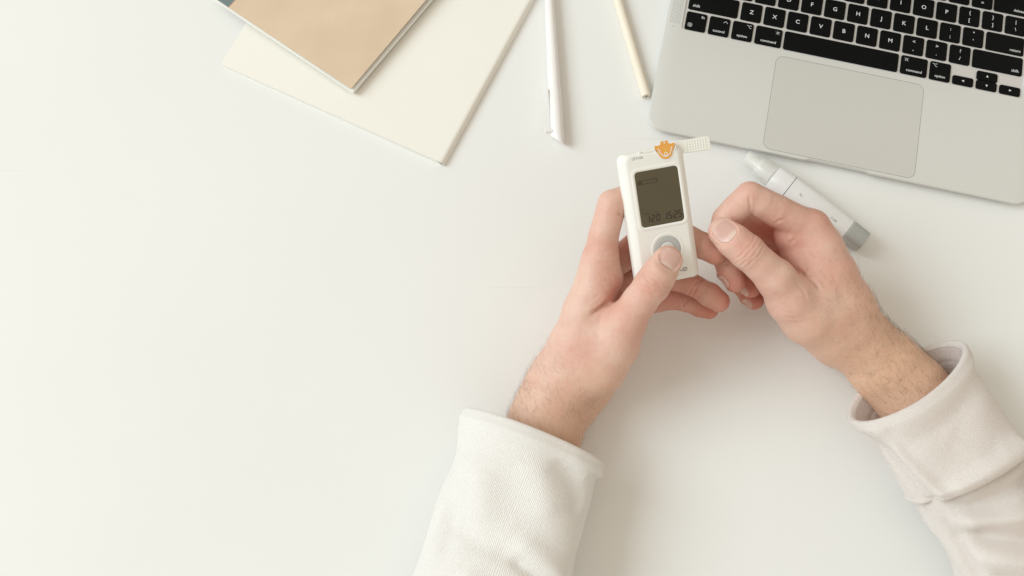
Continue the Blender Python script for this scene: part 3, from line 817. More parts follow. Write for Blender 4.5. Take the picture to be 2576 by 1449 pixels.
def surface_net(D, fd):
    neg = D < 0
    n = np.array(D.shape)
    c = [neg[i:n[0] - 1 + i, j:n[1] - 1 + j, k:n[2] - 1 + k] for i in (0, 1) for j in (0, 1) for k in (0, 1)]
    cnt = sum(x.astype(np.int8) for x in c)
    act = (cnt > 0) & (cnt < 8)
    I = np.argwhere(act)
    idx = np.full(act.shape, -1, np.int64); idx[act] = np.arange(len(I))
    offs = np.array([(i, j, k) for i in (0, 1) for j in (0, 1) for k in (0, 1)])
    vals = np.stack([D[I[:, 0] + o[0], I[:, 1] + o[1], I[:, 2] + o[2]] for o in offs], 1)
    acc = np.zeros((len(I), 3)); num = np.zeros(len(I))
    for a in range(8):
        for b in range(a + 1, 8):
            if np.abs(offs[a] - offs[b]).sum() != 1: continue
            va, vb = vals[:, a], vals[:, b]
            m_ = (va < 0) != (vb < 0)
            t = np.where(m_, va / np.where(m_, va - vb, 1), 0)
            acc += np.where(m_[:, None], offs[a] + (offs[b] - offs[a]) * t[:, None], 0); num += m_
    V = fd.lo + fd.h * (I + acc / num[:, None])
    F = []
    for ax in range(3):
        o1, o2 = [(1, 2), (2, 0), (0, 1)][ax]
        s0 = [slice(None)] * 3; s1 = [slice(None)] * 3
        s0[ax] = slice(0, -1); s1[ax] = slice(1, None)
        ch = neg[tuple(s0)] != neg[tuple(s1)]
        E_ = np.argwhere(ch)
        ok = (E_[:, o1] > 0) & (E_[:, o2] > 0) & (E_[:, o1] < n[o1] - 1) & (E_[:, o2] < n[o2] - 1)
        E_ = E_[ok]
        e1 = np.zeros(3, int); e1[o1] = 1; e2 = np.zeros(3, int); e2[o2] = 1
        g = lambda A_: idx[A_[:, 0], A_[:, 1], A_[:, 2]]
        q = np.stack([g(E_ - e1 - e2), g(E_ - e2), g(E_), g(E_ - e1)], 1)
        fl = ~neg[E_[:, 0], E_[:, 1], E_[:, 2]]
        q[fl] = q[fl][:, ::-1]
        F.append(q)
    return V, np.concatenate(F)

def vnormals(V, F):
    d1 = V[F[:, 2]] - V[F[:, 0]]; d2 = V[F[:, 3]] - V[F[:, 1]]
    fn = np.cross(d1, d2)
    nv = np.zeros_like(V)
    for i in range(4): np.add.at(nv, F[:, i], fn)
    return nv / (np.linalg.norm(nv, axis=1, keepdims=True) + 1e-12)

def smooth(V, F, it, lam=0.5):
    a = np.concatenate([F[:, 0], F[:, 1], F[:, 2], F[:, 3]]); b = np.concatenate([F[:, 1], F[:, 2], F[:, 3], F[:, 0]])
    deg = np.bincount(a, minlength=len(V)).astype(float) + np.bincount(b, minlength=len(V))
    for _ in range(it):
        s = np.stack([np.bincount(a, V[b, i], len(V)) + np.bincount(b, V[a, i], len(V)) for i in range(3)], 1)
        V = V + lam * (s / deg[:, None] - V)
    return V

def seg_dist(V, a, b):
    ba = b - a; t = np.clip(((V - a) @ ba) / (ba @ ba + 1e-9), 0, 1)
    return np.linalg.norm(V - a - t[:, None] * ba, axis=1), t

CAMP = np.array([0, 0, CAM_H])
def cast(bvh, u, v):
    d = Vector(ray(u, v)).normalized()
    hit = bvh.ray_cast(Vector(CAMP), d)
    return None if hit[0] is None else np.array(hit[0])

def build_hand(palm, fingers, creases, nails, red_shade_spots, tanf, rings=(), h=0.8):
    pr = [(q[0], q[2]) for q in palm] + [(q[1], q[3]) for q in palm] + [jj for f in fingers for jj in f['j']]
    lo = np.min([p - r for p, r in pr], axis=0) - 5; hi = np.max([p + r for p, r in pr], axis=0) + 5
    fd = Field(lo, hi, h)
    Dp = fd.new()
    for (a, b, r1, r2, k, fl) in palm:
        cone(fd, Dp, a, b, r1, r2, k, fl)
    T = Dp.copy()
    for f in fingers:
        Df = fd.new()
        js = f['j']
        for (a, ra), (b, rb) in zip(js[:-1], js[1:]):
            cone(fd, Df, a, b, ra, rb, f.get('ks', 2.0))
        for (c, c2, r1, r2, k) in f.get('extra', []):
            cone(fd, Df, c, c2, r1, r2, k)
        for (c, nrm, k, axd) in f.get('cut', []):
            sl = fd.sub(c - 20, c + 20); X, Y, Z = fd.xyz(sl)
            pl = (X - c[0]) * nrm[0] + (Y - c[1]) * nrm[1] + (Z - c[2]) * nrm[2]
            xa = (X - c[0]) * axd[0] + (Y - c[1]) * axd[1] + (Z - c[2]) * axd[2]
            pl = pl - 1.3 * np.maximum(0, -(xa + 5.0))
            Df[sl] = smax(Df[sl], pl.astype(np.float32), k)
        C = smin(Dp, Df, f.get('k', 5.0))
        T = smin(T, C, 0.7)
    V, F = surface_net(T, fd)
    V = smooth(V, F, 4, 0.5)
    nrm = vnormals(V, F)
    bvh = BVHTree.FromPolygons([tuple(p) for p in V], [tuple(map(int, q)) for q in F])
    disp = np.zeros(len(V))
    for (pts, w, dep) in creases:
        hits = [cast(bvh, u, v) for u, v in pts]
        hits = [q for q in hits if q is not None]
        zm = np.median([q[2] for q in hits]) if hits else 0
        hits = [q for q in hits if abs(q[2] - zm) < 7]
        if len(hits) < 2: continue
        best = np.full(len(V), 1e9); along = np.zeros(len(V)); L = len(hits) - 1
        c0 = np.mean(hits, axis=0); near = np.linalg.norm(V - c0, axis=1) < 60
        Vn = V[near]; bb = np.full(len(Vn), 1e9); al = np.zeros(len(Vn))
        for i in range(L):
            dd, t = seg_dist(Vn, hits[i], hits[i + 1])
            m_ = dd < bb; bb[m_] = dd[m_]; al[m_] = (i + t[m_]) / L
        fade = np.clip(np.minimum(al, 1 - al) * 5 + 0.15, 0, 1)
        g = -dep * np.exp(-(bb / w) ** 2) + 0.28 * dep * np.exp(-((bb - 2.1 * w) / (1.1 * w)) ** 2)
        disp[near] += g * fade
    for (c, ax, up, offs_, w, dep, curv, R) in rings:
        ax = ax / np.linalg.norm(ax); up = up - ax * (up @ ax); up /= np.linalg.norm(up); sd = np.cross(ax, up)
        rel = V - c; m_ = np.linalg.norm(rel, axis=1) < R
        x = rel[m_] @ ax; y = rel[m_] @ sd; zz = nrm[m_] @ up
        for k_, o in enumerate(offs_):
            xx = x - o - curv * y * y + 0.35 * np.sin(y * 0.55 + k_ * 1.9)
            br = 0.65 + 0.35 * np.sin(y * 0.7 + 2.3 * k_ + c[0])
            disp[m_] += (-np.exp(-(xx / w) ** 2) + 0.35 * np.exp(-((np.abs(xx) - 1.7 * w) / w) ** 2)) * dep * br * np.clip(zz * 1.6 - 0.1, 0, 1)
    nl = []
    for nd in nails:
        c, axis, up, wid, ln_ = nd['c'], nd['axis'], nd['up'], nd['w'], nd['l']
        up = up / np.linalg.norm(up); axis = axis - up * (axis @ up); axis /= np.linalg.norm(axis)
        side = np.cross(up, axis)
        rel = V - c; x = rel @ axis; y = rel @ side; z = rel @ up
        xn = x / (ln_ / 2); yn = y / (wid / 2)
        rho = (np.abs(xn) ** 2.6 + np.abs(yn) ** 2.6) ** (1 / 2.6)
        m_ = (z > -7) & (rho < 2.0) & ((nrm @ up) > 0.0)
        dist = (rho - 1) * min(wid, ln_) / 2
        gr = -0.45 * np.exp(-((dist - 0.0) / 0.6) ** 2) + 0.55 * np.exp(-((dist - 1.25) / 0.95) ** 2) - 0.35 * (dist < 0)
        gr *= np.where(xn > 0.75, 0.3, 1.0)
        disp[m_] += gr[m_]
    V = V + nrm * disp[:, None]
    bvh = BVHTree.FromPolygons([tuple(p) for p in V], [tuple(map(int, q)) for q in F])
    for nd in nails:
        c, axis, up, wid, ln_ = nd['c'], nd['axis'], nd['up'], nd['w'], nd['l']
        up = up / np.linalg.norm(up); axis = axis - up * (axis @ up); axis /= np.linalg.norm(axis)
        side = np.cross(up, axis)
        n1, n2 = 18, 22; VV = []; pale = []; hv = np.zeros((n1 + 1, n2 + 1)); XY = np.zeros((n1 + 1, n2 + 1, 2))
        for i in range(n1 + 1):
            for j in range(n2 + 1):
                a_, b_ = -1 + 2 * i / n1, -1 + 2 * j / n2
                # square to superellipse
                m_ = max(abs(a_), abs(b_)); q = (abs(a_) ** 2.6 + abs(b_) ** 2.6) ** (1 / 2.6) if m_ > 0 else 1
                s_ = m_ / q if q > 0 else 1
                XY[i, j] = (a_ * s_ * ln_ / 2, b_ * s_ * wid / 2)
                o = c + axis * XY[i, j, 0] + side * XY[i, j, 1] + up * 14
                hit = bvh.ray_cast(Vector(o), Vector(-up), 30)
                hv[i, j] = 14 - hit[3] if hit[0] is not None else np.nan
        hv = np.where(np.isnan(hv), np.nanmin(hv), hv)
        # fit a smooth quadratic so that the plate is even
        A_ = np.stack([np.ones(hv.size), XY[..., 0].ravel(), XY[..., 1].ravel(), XY[..., 0].ravel() ** 2, XY[..., 1].ravel() ** 2, XY[..., 0].ravel() * XY[..., 1].ravel()], 1)
        co = np.linalg.lstsq(A_, hv.ravel(), rcond=None)[0]
        hs = (A_ @ co).reshape(hv.shape)
        hz = np.maximum(0.6 * hs + 0.4 * hv, hv - 0.05) + 0.22
        for lay in (0, 1):
            for i in range(n1 + 1):
                for j in range(n2 + 1):
                    e = max(abs(-1 + 2 * i / n1), abs(-1 + 2 * j / n2))
                    zz = hz[i, j] + (0.10 * (1 - e ** 4) if lay == 0 else -0.9)
                    VV.append(c + axis * XY[i, j, 0] + side * XY[i, j, 1] + up * zz)
                    t = -1 + 2 * i / n1; yy = -1 + 2 * j / n2
                    pale.append(max(float(np.clip((t - 0.86) * 9, 0, 1)) * 0.8, float(np.clip((-0.45 - t - 0.5 * yy * yy) * 5, 0, 1)) * 0.6))
        FF = []; w2 = n2 + 1; nn = (n1 + 1) * w2
        for i in range(n1):
            for j in range(n2):
                k = i * w2 + j; FF.append((k, k + w2, k + w2 + 1, k + 1))
        ring = [j for j in range(w2)] + [i * w2 + n2 for i in range(1, n1 + 1)] + [n1 * w2 + j for j in range(n2 - 1, -1, -1)] + [i * w2 for i in range(n1 - 1, 0, -1)]
        for a_, b_ in zip(ring, ring[1:] + ring[:1]): FF.append((a_, b_, b_ + nn, a_ + nn))
        nl.append((np.array(VV), FF, pale))
    red = np.zeros(len(V))  # skin blush together with shade painted into the hollows
    for (c, r, amt) in red_shade_spots:
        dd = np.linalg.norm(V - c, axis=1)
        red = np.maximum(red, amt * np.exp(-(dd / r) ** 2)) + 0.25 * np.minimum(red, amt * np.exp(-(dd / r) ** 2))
    tan = np.clip(tanf(V), 0, 1)
    return V, F, red, tan, nl, bvh, vnormals(V, F)

def hand_object(name, data, parent, root, label):
    V, F, red, tan, nl, bvh, nrm = data
    me = bpy.data.meshes.new(name)
    W = (V - root) / 1000
    me.vertices.add(len(W)); me.vertices.foreach_set('co', W.ravel())
    me.loops.add(F.size); me.loops.foreach_set('vertex_index', F.ravel().astype(np.int32))
    me.polygons.add(len(F)); me.polygons.foreach_set('loop_start', np.arange(0, F.size, 4, dtype=np.int32))
    me.update(calc_edges=True); me.validate()
    me.polygons.foreach_set('use_smooth', [True] * len(me.polygons))
    for nm, arr in (('redness_shade', red), ('tan', tan)):
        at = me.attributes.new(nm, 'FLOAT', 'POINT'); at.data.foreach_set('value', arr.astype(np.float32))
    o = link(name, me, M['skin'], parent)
    o['label'] = label
    for VV, FF, pale in nl:
        n = mesh('fingernail', VV - root, FF, M['nail'], o, smooth=True, autos=60)
        at = n.data.attributes.new('pale', 'FLOAT', 'POINT'); at.data.foreach_set('value', np.array(pale, np.float32))
    return o

def hairs(data, root, parent, regions, direction, count, rad=0.042):
    """thin curved strands rooted on the skin"""
    V, F, red, tan, nl, bvh, nrm = data
    rng = np.random.default_rng(5 + count)
    parts = []
    w = np.zeros(len(V))
    for c, r, amt in regions: w = np.maximum(w, amt * np.exp(-(np.linalg.norm(V - c, axis=1) / r) ** 2))
    w *= (nrm[:, 2] > -0.35)
    w[w < 0.06] = 0
    pick = rng.choice(len(V), count, p=w / w.sum())
    VV = []; FF = []
    for i in pick:
        p = V[i].copy(); n = nrm[i]
        d = direction + rng.normal(0, 0.38, 3); d -= n * (d @ n); d /= np.linalg.norm(d) + 1e-9
        L = rng.uniform(3.5, 10); bend = rng.normal(0, 0.35, 3)
        pts = []
        for s in np.linspace(0, 1, 6):
            pts.append(p + d * L * s + n * (0.9 * math.sin(s * math.pi * 0.8) + 0.25) * L * 0.16 + bend * (s ** 2) * L * 0.5 + n * 0.05)
        pts = np.array(pts)
        for q in range(1, 6):   # keep the strand outside the skin
            hit = bvh.find_nearest(Vector(pts[q]))
            if hit[0] is not None:
                dv = pts[q] - np.array(hit[0])
                sgn = dv @ np.array(hit[1])
                if sgn < 0.12: pts[q] += np.array(hit[1]) * (0.15 - sgn)
        sd = np.cross(d, n); base = len(VV)
        for q in range(6):
            r_ = rad * (1 - 0.7 * q / 5)
            for a_ in (0, 2.094, 4.189):
                VV.append(pts[q] + (sd * math.cos(a_) + n * math.sin(a_)) * r_)
        for q in range(5):
            for a_ in range(3):
                x = base + q * 3 + a_; y = base + q * 3 + (a_ + 1) % 3
                FF.append((x, y, y + 3, x + 3))
    return tag(mesh('arm_hair', np.array(VV) - root, FF, M['hair'], parent, smooth=True), kind='stuff')

person_root = P(1850, 1449, 0)
person = empty('person', person_root)
tag(person, 'person in oatmeal sweatshirt holding a glucose meter, only hands and forearms showing', 'person')

zf = (np.array([0, 0, 1.0]), 0.80)
# ---- left hand
TAN16 = math.tan(math.radians(16))
def H(u, v, z):
    """the hands rise towards the fingers: heights are taken above a ramp of 16 degrees"""
    y0 = P(u, v, 85)[1]
    return P(u, v, 0.92 * z + TAN16 * (y0 - 238))
def J(u, v, z, r):
    X = H(u, v, z); return (X, r * mm_per_px(X) / ((850 - z) / 2612))
palmL = []
def pl(lst, a, b, k=8.0, fl=None): lst.append((a[0], b[0], a[1], b[1], k, fl))
fore1, fore2, fore3 = J(1376, 1060, 69, 27), J(1340, 1180, 78, 30), J(1312, 1290, 88, 33)
pl(palmL, fore3, fore2, 6, zf); pl(palmL, fore2, fore1, 6, zf); pl(palmL, fore1, J(1400, 985, 68, 24.5), 8, (np.array([0, 0, 1.0]), .86))
pl(palmL, J(1388, 1005, 70, 22), J(1412, 945, 72, 20.5)); pl(palmL, J(1412, 945, 72, 20), J(1447, 868, 82, 17.6))
pl(palmL, J(1447, 868, 82, 17.6), J(1474, 785, 89, 15)); pl(palmL, J(1474, 785, 89, 15), J(1510, 655, 93, 13.2))
pl(palmL, J(1420, 960, 64, 20), J(1500, 690, 70, 13.5)); pl(palmL, J(1430, 965, 60, 19), J(1510, 735, 51, 12.8))
pl(palmL, J(1445, 965, 58, 19), J(1532, 795, 37, 12.0)); pl(palmL, J(1440, 985, 58, 18), J(1545, 850, 42, 14))
pl(palmL, J(1500, 880, 62, 20), J(1545, 780, 62, 15)); 
pl(palmL, J(1505, 730, 91, 13), J(1524, 700, 90, 12.5), 6)
pl(palmL, J(1445, 1025, 62, 17), J(1498, 977, 60, 14), 6)
pl(palmL, J(1440, 965, 78, 18), J(1505, 925, 86, 17.8), 10); pl(palmL, J(1505, 925, 86, 17.8), J(1548, 865, 95, 17.3), 10)
pl(palmL, J(1462, 905, 84, 17), J(1510, 870, 88, 15.5), 10); pl(palmL, J(1475, 850, 88, 15), J(1520, 835, 92, 14), 8)
thumbL = dict(j=[J(1546, 868, 95, 16.8), J(1572, 812, 104, 14.8), J(1609, 758, 114, 11.8), J(1641, 716, 118.5, 12.2), J(1661, 684, 119.5, 11.3), J(1679, 655, 118.5, 10.5)], k=5.0, ks=4.0)
nlL = np.array([0.24, -0.13, 0.96]); nlL /= np.linalg.norm(nlL)
nlL = CAM_R @ nlL; tipc = H(1679, 655, 118.5); thumbL['cut'] = [(tipc + nlL * 7.6, nlL, 4.0, CAM_R @ np.array([0.52, 0.85, 0]))]
idxL = dict(j=[J(1510, 655, 93, 13.0), J(1519, 590, 97, 10.9), J(1540, 514, 100, 10.7), J(1572, 500, 95, 9.8), J(1624, 482, 87, 9.2), J(1690, 488, 86, 8.5)], k=4.0, ks=0.8)
midL = dict(j=[J(1502, 688, 72, 12.5), J(1560, 650, 74, 11), J(1602, 617, 78, 10.2), J(1660, 602, 81, 9.6), J(1716, 590, 84, 9.2), J(1738, 601, 84.5, 8.9), J(1768, 618, 85.5, 9.6), J(1799, 637, 86, 8.6)], k=4.0)
rngL = dict(j=[J(1510, 735, 51, 12.2), J(1575, 705, 58, 10.8), J(1642, 688, 64, 10), J(1700, 700, 69, 9.3), J(1735, 713, 71.5, 8.3), J(1752, 721, 72, 7.9), J(1784, 741, 73, 9.0), J(1808, 758, 74, 8.3)], k=4.0)
pnkL = dict(j=[J(1532, 795, 37, 11.5), J(1595, 770, 42, 9.6), J(1655, 756, 48, 8.8), J(1690, 752, 52, 8.2), J(1716, 757, 54.5, 7.2), J(1730, 761, 55, 7.2), J(1760, 770, 56, 8.2), J(1784, 779, 57, 7.3)], k=4.0)
creL = [([(1536, 758), (1522, 766), (1505, 779), (1482, 798)], 2.0, 1.5), ([(1524, 765), (1512, 774), (1498, 785)], 1.0, 0.9), ([(1515, 752), (1500, 762), (1488, 772)], 1.0, 0.3), ([(1508, 742), (1494, 750)], 1.0, 0.25),
        ([(1555, 538), (1565, 545), (1572, 556)], 1.0, 0.9), ([(1520, 700), (1545, 712), (1560, 730), (1566, 750)], 1.0, 0.4), ([(1545, 690), (1562, 705), (1572, 722)], 1.0, 0.4),
        ([(1748, 700), (1754, 715), (1750, 735)], 0.9, 0.4), ([(1756, 593), (1764, 610), (1758, 628)], 0.9, 0.25), ([(1718, 748), (1722, 760), (1718, 772)], 0.8, 0.3),
        ([(1503, 640), (1525, 648), (1548, 646)], 1.1, 0.25), ([(1490, 655), (1515, 662), (1540, 660)], 1.1, 0.25)]
nailsL = [dict(c=H(1677, 648, 118.5) + nlL * 7, axis=CAM_R @ np.array([0.52, 0.85, -0.05]), up=nlL, w=13.9, l=12.4)]
redShadeL = [(H(1809, 645, 86), 17, .8), (H(1822, 768, 74), 17, .85), (H(1790, 785, 57), 16, .8), (H(1520, 640, 100), 16, .45), (H(1640, 716, 128), 12, .35), (H(1570, 740, 85), 24, .6),
        (H(1688, 640, 122), 10, .35), (H(1538, 510, 106), 14, .3), (H(1480, 880, 95), 22, .30), (H(1590, 800, 110), 18, .32), (H(1600, 617, 78), 25, .7), (H(1700, 700, 70), 30, .55), (H(1690, 750, 55), 30, .6), (H(1420, 960, 85), 20, .2)]  # spots on palm and fingers below the meter also paint in shade
tanL = lambda V: 0.85 * np.clip((150 - V[:, 1]) / 60, 0, 1)
def ring_at(a, b, up, offs_, w, dep, curv=0.0, R=15): return (a, b - a, CAM_R @ np.array(up, float), offs_, w, dep, curv, R)
ringL = [ring_at(H(1636, 722, 120), H(1679, 655, 121), (0.1, 0, 1), (-3.2, -0.4, 2.4, 4.6), 0.75, 0.42, 0.012, 16),
         ring_at(H(1748, 719, 72), H(1808, 758, 74), (-0.2, 0.2, 1), (-1.2, 1.2), 0.8, 0.8, 0, 13), ring_at(H(1725, 759, 55), H(1784, 778, 57), (-0.2, 0.2, 1), (-1.0, 1.0), 0.8, 0.7, 0, 12),
         ring_at(H(1738, 602, 84), H(1799, 637, 86), (0, 0, 1), (-1.0, 1.2), 0.8, 0.7, 0, 13), ring_at(H(1655, 756, 48), H(1722, 757, 55), (-0.2, 0.2, 1), (-1.2, 1.0), 0.8, 0.45, 0, 13)]
dataL = build_hand(palmL, [thumbL, idxL, midL, rngL, pnkL], creL, nailsL, redShadeL, tanL, ringL)
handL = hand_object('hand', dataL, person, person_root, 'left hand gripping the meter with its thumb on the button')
hairs(dataL, person_root, handL, [(H(1330, 1010, 78), 26, 1), (H(1360, 960, 85), 20, .7), (H(1300, 1050, 65), 20, 1.0), (H(1400, 1060, 85), 26, .55), (H(1440, 870, 95), 18, .12)], np.array([-0.2, 0.9, 0]), 420)

# ---- right hand
palmR = []
pl(palmR, J(2420, 1160, 86, 33), J(2345, 1060, 78, 31), 6, zf); pl(palmR, J(2345, 1060, 78, 31), J(2288, 985, 72, 28.5), 6, zf)
pl(palmR, J(2288, 985, 72, 28.5), J(2225, 920, 70, 26), 6, zf); pl(palmR, J(2225, 920, 70, 26), J(2168, 862, 70, 24.5), 8, (np.array([0, 0, 1.0]), .85))
pl(palmR, J(2168, 858, 72, 22), J(2126, 766, 80, 18.5)); pl(palmR, J(2126, 766, 80, 18.5), J(2090, 690, 85, 16.8)); pl(palmR, J(2090, 690, 85, 16.8), J(2064, 624, 88, 14.4)); pl(palmR, J(2064, 624, 88, 14.4), J(2041, 573, 90, 13.0))
pl(palmR, J(2140, 850, 60, 20), J(2040, 612, 64, 13)); pl(palmR, J(2130, 850, 52, 19), J(2040, 650, 51, 12.5)); pl(palmR, J(2115, 850, 47, 18), J(2028, 702, 38, 12))
pl(palmR, J(2100, 860, 50, 18), J(2010, 760, 42, 14)); pl(palmR, J(2070, 800, 58, 20), J(2045, 700, 52, 14))
pl(palmR, J(1994, 594, 86, 13.2), J(2026, 592, 88, 13), 4); pl(palmR, J(2012, 646, 85, 13.6), J(2040, 640, 86, 14), 4); pl(palmR, J(2048, 690, 87, 15), J(2072, 690, 86, 15), 6)
pl(palmR, J(2130, 852, 72, 20), J(2095, 838, 76, 19.0), 10); pl(palmR, J(2095, 838, 76, 19), J(2034, 798, 88, 18), 10); pl(palmR, J(2034, 798, 88, 18), J(1994, 760, 95, 17), 10)
pl(palmR, J(2068, 755, 89, 15.5), J(2100, 770, 86, 16.5), 10); pl(palmR, J(2100, 800, 82, 18), J(2130, 810, 80, 18), 10)
thumbR = dict(j=[J(2012, 776, 92, 17.2), J(1987, 752, 97, 16.4), J(1950, 699, 105, 13.6), J(1915, 666, 108, 11.6), J(1880, 634, 110, 12.2), J(1846, 606, 108.5, 11.4), J(1818, 583, 106, 10.4)], k=4.5, ks=4.0)
nlR = np.array([-0.12, 0.10, 0.98]); nlR /= np.linalg.norm(nlR); nlR = CAM_R @ nlR
tipR = H(1818, 583, 106.0); thumbR['cut'] = [(tipR + nlR * 7.3, nlR, 4.0, CAM_R @ np.array([-0.75, 0.65, 0]))]
idxR = dict(j=[J(2041, 573, 90, 13), J(2000, 554, 93, 11.9), J(1955, 531, 96, 11.8), J(1915, 510, 99, 11.2), J(1886, 494, 100, 10.8), J(1852, 524, 97, 10.2), J(1824, 551, 93, 9.5), J(1815, 580, 88, 9.0), J(1816, 604, 85, 8.5)], k=4.0, ks=0.7)
midR = dict(j=[J(2040, 612, 64, 12.5), J(1950, 587, 64, 11), J(1870, 571, 68, 10.2), J(1842, 612, 72, 9.2), J(1823, 650, 75, 8.7), J(1836, 684, 76, 9.1), J(1849, 708, 77, 8.3)], k=3.0)
rngR = dict(j=[J(2040, 648, 51, 12), J(1960, 625, 54, 10.6), J(1892, 612, 56, 9.8), J(1868, 648, 57, 8.8), J(1852, 682, 58, 8.5), J(1870, 705, 60, 8.5), J(1888, 723, 61, 8.0)], k=4.0)
pnkR = dict(j=[J(2028, 702, 38, 11.5), J(1970, 680, 39, 9.5), J(1915, 666, 40, 8.4), J(1888, 696, 41, 7.8), J(1868, 722, 42, 7.6), J(1884, 741, 43, 7.7), J(1898, 756, 44, 7.3)], k=4.0)
creR = [([(2013, 685), (2035, 700), (2050, 714), (2063, 727)], 1.2, 1.3), ([(2000, 678), (2014, 685), (2026, 690)], 1.4, 1.3),
        ([(1884, 492), (1886, 508), (1887, 530)], 0.9, 0.7), ([(1948, 563), (1958, 556), (1972, 552)], 1.0, 0.5), ([(1820, 536), (1835, 546), (1848, 552)], 1.0, 0.4),
        ([(1985, 616), (1978, 600), (1990, 580)], 1.3, 0.35), ([(1972, 632), (1985, 612), (2000, 602)], 1.1, 0.6), ([(1930, 770), (1960, 780), (2000, 788)], 1.0, 0.22), ([(1936, 785), (1970, 796), (2010, 800)], 1.0, 0.22), ([(1950, 806), (1985, 812), (2020, 812)], 1.0, 0.2),
        ([(2000, 705), (2020, 730), (2030, 760)], 1.2, 0.25), ([(1808, 672), (1822, 664), (1836, 664)], .9, .3)]
nailsR = [dict(c=H(1821, 585, 106) + nlR * 7, axis=CAM_R @ np.array([-0.74, 0.64, 0]), up=nlR, w=14.0, l=14.4),
          dict(c=H(1826, 707, 77), axis=CAM_R @ np.array([0.5, -0.85, 0]), up=CAM_R @ np.array([-0.83, -0.30, 0.45]), w=9.6, l=10.0),
          dict(c=H(1874, 726, 61), axis=CAM_R @ np.array([0.65, -0.75, 0]), up=CAM_R @ np.array([-0.62, -0.50, 0.6]), w=8.8, l=9.6),
          dict(c=H(1887, 757, 44), axis=CAM_R @ np.array([0.65, -0.75, 0]), up=CAM_R @ np.array([-0.62, -0.50, 0.6]), w=7.4, l=8.2)]
redShadeR = [(H(1852, 715, 77), 18, .85), (H(1893, 730, 61), 18, .9), (H(1902, 762, 44), 18, .9), (H(1815, 590, 95), 12, .5), (H(1880, 636, 120), 13, .35), (H(2062, 550, 98), 16, .35), (H(1830, 520, 100), 18, .3),
        (H(1940, 600, 70), 34, .9), (H(1885, 600, 70), 26, .85), (H(1900, 480, 105), 12, .25), (H(1985, 655, 95), 14, .35), (H(2110, 680, 95), 26, .25), (H(1995, 760, 110), 20, .2), (H(1940, 545, 105), 14, .2), (H(2150, 800, 90), 24, .25)]  # first two spots paint shade into the hollow between thumb and index
tanR = lambda V: 0.85 * np.clip((V[:, 0] - V[:, 1] - 30) / 110, 0, 1)
ringR = [ring_at(H(1884, 638, 110), H(1818, 583, 106), (0, 0, 1), (-5.0, -2.4, 0.4, 3.2), 0.75, 0.45, 0.014, 16),
         ring_at(H(1824, 551, 93), H(1852, 524, 97), (0, 0, 1), (-1.0, 1.2), 0.8, 0.3, 0, 12), ring_at(H(1823, 652, 75), H(1849, 708, 77), (-.2, 0, 1), (-1.0, 1.0), 0.8, 0.3, 0, 12)]
dataR = build_hand(palmR, [thumbR, idxR, midR, rngR, pnkR], creR, nailsR, redShadeR, tanR, ringR)
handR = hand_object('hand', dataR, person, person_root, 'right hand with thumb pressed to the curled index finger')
hairs(dataR, person_root, handR, [(H(2230, 830, 80), 20, 1), (H(2290, 880, 75), 20, 1.0), (H(2200, 800, 92), 24, .7), (H(2270, 950, 85), 26, .8), (H(2120, 740, 98), 24, .4), (H(2160, 780, 95), 22, .6), (H(1960, 490, 100), 12, .08)], np.array([-0.3, 0.65, 0]), 820)

# ------------------------------------------------------------------ sleeves
def smoothstep(x): x = np.clip(x, 0, 1); return x * x * (3 - 2 * x)
def tube(axis_pts, rings_s, offs, nphi, fn, cd=None):
    """axis_pts: list of (point, M dir, a, b, c); rings at arclength s, radial offset; fn(s,phi)->radial displacement"""
    pts = np.array([p[0] for p in axis_pts]); cum = np.r_[0, np.cumsum(np.linalg.norm(np.diff(pts, axis=0), axis=1))]
    def interp(s, col): return np.array([np.interp(s, cum, col[:, i]) for i in range(col.shape[1])])
    Ms = np.array([p[1] for p in axis_pts]); abc = np.array([p[2:] for p in axis_pts], float)
    ph = np.linspace(0, 2 * math.pi, nphi, endpoint=False)
    loops = []; uvs = []
    for s, of in zip(rings_s, offs):
        se = max(s, 0)
        C = interp(se, pts); t = interp(min(se + 5, cum[-1]), pts) - interp(max(se - 5, 0), pts); t /= np.linalg.norm(t)
        C = C + t * min(s, 0)
        m_ = interp(se, Ms); m_ = m_ - t * (m_ @ t); m_ /= np.linalg.norm(m_)
        up = np.cross(t, m_); up = up if up[2] > 0 else -up
        a_, b_, c_ = interp(se, abc)
        d = of + fn(s, ph)
        cs, sn = np.cos(ph), np.sin(ph)
        e = 2 / (2.25 - 0.4 * math.exp(-(max(s, 0) / 12) ** 2))
        X = np.sign(cs) * np.abs(cs) ** e * (a_ + d); Y = np.sign(sn) * np.abs(sn) ** e * (b_ + d)
        loops.append(C + X[:, None] * m_ + Y[:, None] * up + (c_ * sn)[:, None] * (t if cd is None else cd))
        uvs.append(np.c_[np.full(nphi, s), ph * (a_ + b_) / 2])
    return loops, uvs

def cloth_obj(name, loops, uvs, mat, parent, closed_end=False):
    n = len(loops[0]); V, F = loft(loops, cap0=False, cap1=False)
    o = mesh(name, V - person_root, F, mat, parent, smooth=True)
    uvl = o.data.uv_layers.new(name='fabric'); U = np.array(uvs)
    circ = U[:, -1, 1] * n / (n - 1)
    k = 0; data = np.zeros((len(o.data.loops), 2))
    for p in o.data.polygons:
        fi = p.index; r = fi // n; i = fi % n; j = (i + 1) % n
        cc = [(r, i), (r, j), (r + 1, j), (r + 1, i)]
        for (rr_, ii) in cc:
            yy = U[rr_, ii, 1] if not (i == n - 1 and ii == 0) else circ[rr_]
            data[k] = (U[rr_, ii, 0] / 1000, yy / 1000); k += 1
    uvl.data.foreach_set('uv', data.ravel())
    return o

